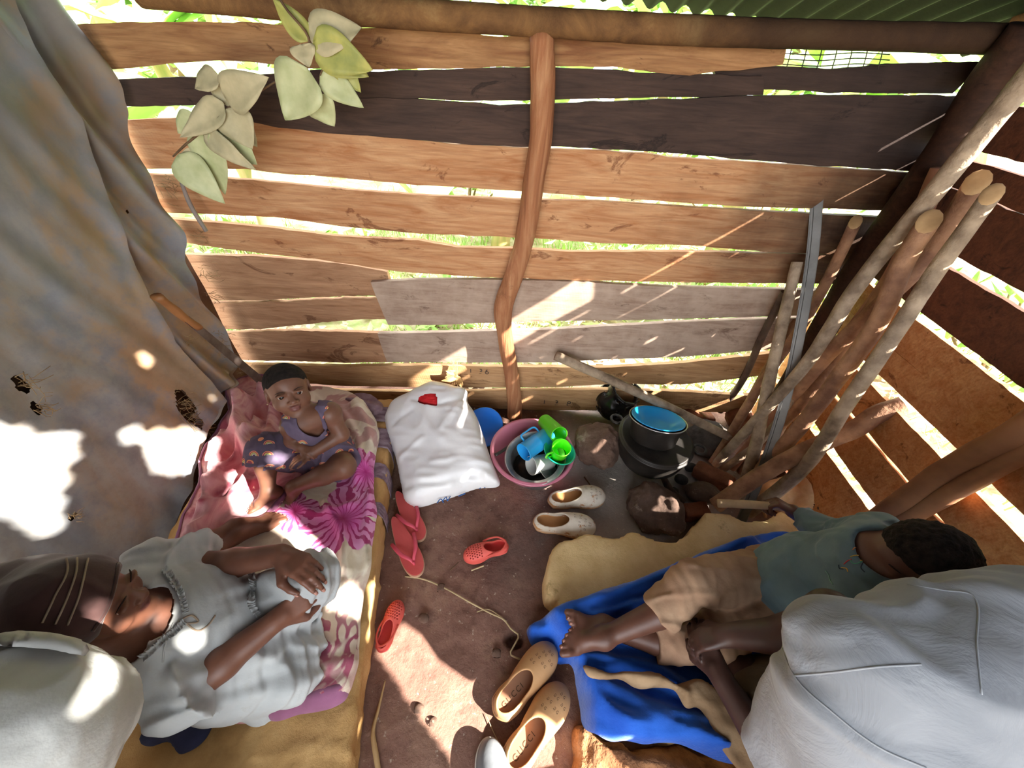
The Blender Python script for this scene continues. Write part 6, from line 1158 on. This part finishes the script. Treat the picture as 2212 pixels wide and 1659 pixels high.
S.chain([PZ(1588, 1408, .17), PZ(1612, 1450, .19), PZ(1652, 1512, .22)], [.034, .040, .05], .02); S.chain([PZ(1588, 1408, .17), PZ(1560, 1420, .145), PZ(1530, 1428, .14)], [.034, .03, .022], .02)
mbody = obj('body', S.mesh(), SKM, man); obj('hair', hair(hm, hf, norm((.6, .5, .7)), .22, .24, .04), mhair, man); nails(tm1[-1:], .008, mbody)
S = SDF((.40, -.34, .28), (1.60, .50, 1.10), .0066)
S.cone(sh1, sh2, .098, .098, .05); S.ell(PD(2050, 1510, .66), (.22, .13, .13), np.array([CR, CU, -FW]), .06); S.ell(PD(2110, 1385, .68), (.25, .085, .09), np.array([CR, CU, -FW]), .05); S.cone(nkm*.7+pvm*.3, pvm, .16, .165, .06, flat='b'); S.cone(sh1, sh1*.25+e1*.75, .098, .088, .03, flat='b'); S.cone(PD(1815, 1500, .65), PD(1850, 1690, .66), .086, .090, .03); S.cone(PD(2150, 1350, .66), PD(2350, 1360, .64), .085, .085, .04)
S.cone(nkm, hm, .075, .07, .01, 'cut')
S.wob(lambda p: wrinkle(p, 7.5, .012, 3, (1, .8, .8))+folds(p, (.5, .8, .2), 6.5, .008, 7)); gv = S.mesh(); msh_ = obj('shirt', gv, mgs, man, label='light grey knitted shirt'); bv = bvh(gv)
seam('seam', bv, [(1682,1345),(1690,1400),(1715,1458),(1800,1540),(1900,1615),(2000,1659)], .0016, mseam, msh_, 0); seam('seam', bv, [(1715,1460),(1800,1452),(1900,1440),(1990,1435)], .0016, mseam, msh_, 0); seam('seam', bv, [(1960,1262),(2040,1275),(2100,1285),(2110,1400),(2120,1500)], .0014, mseam, msh_, 0)
S = SDF((.45, -.40, .08), (1.2, .45, .50), .007); S.ell(pvm, (.17, .15, .13), None, .05); S.cone(pvm+(0, .06, 0), PZ(1655, 1525, .27), .10, .075, .04); S.cone(PZ(1655, 1525, .27), PZ(1668, 1470, .2), .065, .06, .03); S.cone(pvm+(-.02, -.08, 0), (.56, -.18, .30), .10, .075, .04); S.cone((.56, -.18, .30), (.52, -.22, .10), .07, .06, .03); S.wob(lambda p: wrinkle(p, 16, .006, 2)); obj('trousers', S.mesh(), mkh, man, label='khaki trousers')
man2 = thing('person', (-.70, -.22, MZ), 'person in a white-grey shirt with collar cut off by the lower left corner', 'person')
S = SDF((-1.16, -.50, .12), (-.25, .30, 1.18), .0062); hq = PD(-468, 1366, .48); sA, sB = PD(37, 1596, .52), PD(-598, 1676, .48); nq = PD(-338, 1466, .50); pq = np.array([-.72, -.26, .26])
Aq, Lq = head(S, hq, norm((.3, .8, -.3)), norm((-.2, .3, 1)), .22); S.cone(Lq(0, -.08, -.25), nq, .055, .06, .03); S.cone(sA, sB, .06, .06, .04); S.cone(nq, pq, .11, .12, .05); S.ell(pq, (.15, .13, .11), None, .05); eA, wA = sA+np.array([-.02, -.16, -.22]), sA+np.array([.0, -.12, -.44]); S.chain([sA, eA, wA], [.055, .042, .028], .02); hand(S, wA, (.5, .4, -.6), (0, .3, -1), .17, 1, (.5, .5, .5, .5), .5, .05, .005); obj('body', S.mesh(), SKM, man2); obj('hair', hair(hq, norm((.3, .8, -.3)), norm((-.2, .3, 1)), .22, .24, .04), mhair, man2)
S = SDF((-1.16, -.50, .26), (-.25, .28, 1.14), .0062); S.cone(sA, sB, .092, .092, .05); S.ell(PD(22, 1626, .54), (.115, .12, .12), np.array([CR, CU, -FW]), .05); S.ell(PD(-78, 1531, .55), (.125, .08, .1), np.array([CR, CU, -FW]), .05); S.cone(nq*.7+pq*.3, pq, .15, .155, .06, flat='b'); S.cone(sA, eA, .085, .075, .03, flat='b'); S.ell(nq+(Lq(0, 0, 0)-nq)*.4, (.075, .075, .075), None, .01, 'cut')
S.wob(lambda p: wrinkle(p, 8, .010, 7)+wrinkle(p, 18, .004, 6)); gv = S.mesh(); mgs2 = simple('white_grey_shirt', 'b4b4b0', 'c8c8c4', 6, .92, .35, 40, .006); msh2 = obj('shirt', gv, mgs2, man2, label='white-grey shirt'); bv = bvh(gv)
def flap(pts, w, parent, m, name):
    q = smooth_path(np.array(pts, float), 24); P = []
    for k, p in enumerate(q):
        row = [on_surf(bv, p[0], p[1]+u*w*(1-.25*abs(k/23-.5)), .004+.010*math.sin(math.pi*u*.9)) for u in np.linspace(0, 1, 6)]
        if all(a is not None for a in row): P.append(row)
    if len(P) > 3: obj(name, slab(P, np.array([.0, -.001, .003])), m, parent)
flap([(0,1375),(60,1372),(120,1378),(172,1396)], 36, msh2, mgs2, 'collar')
S = SDF((-1.2, -.60, .10), (-.3, .15, .46), .007); S.ell(pq, (.165, .145, .115), None, .05); S.cone(pq+(0, -.0, 0), pq+(.26, -.10, .02), .095, .075, .04); S.cone(pq+(.26, -.10, .02), pq+(.30, -.12, -.13), .07, .055, .03); S.wob(lambda p: wrinkle(p, 16, .006, 2)); obj('trousers', S.mesh(), mkh, man2, label='khaki trousers')
cut_sky()
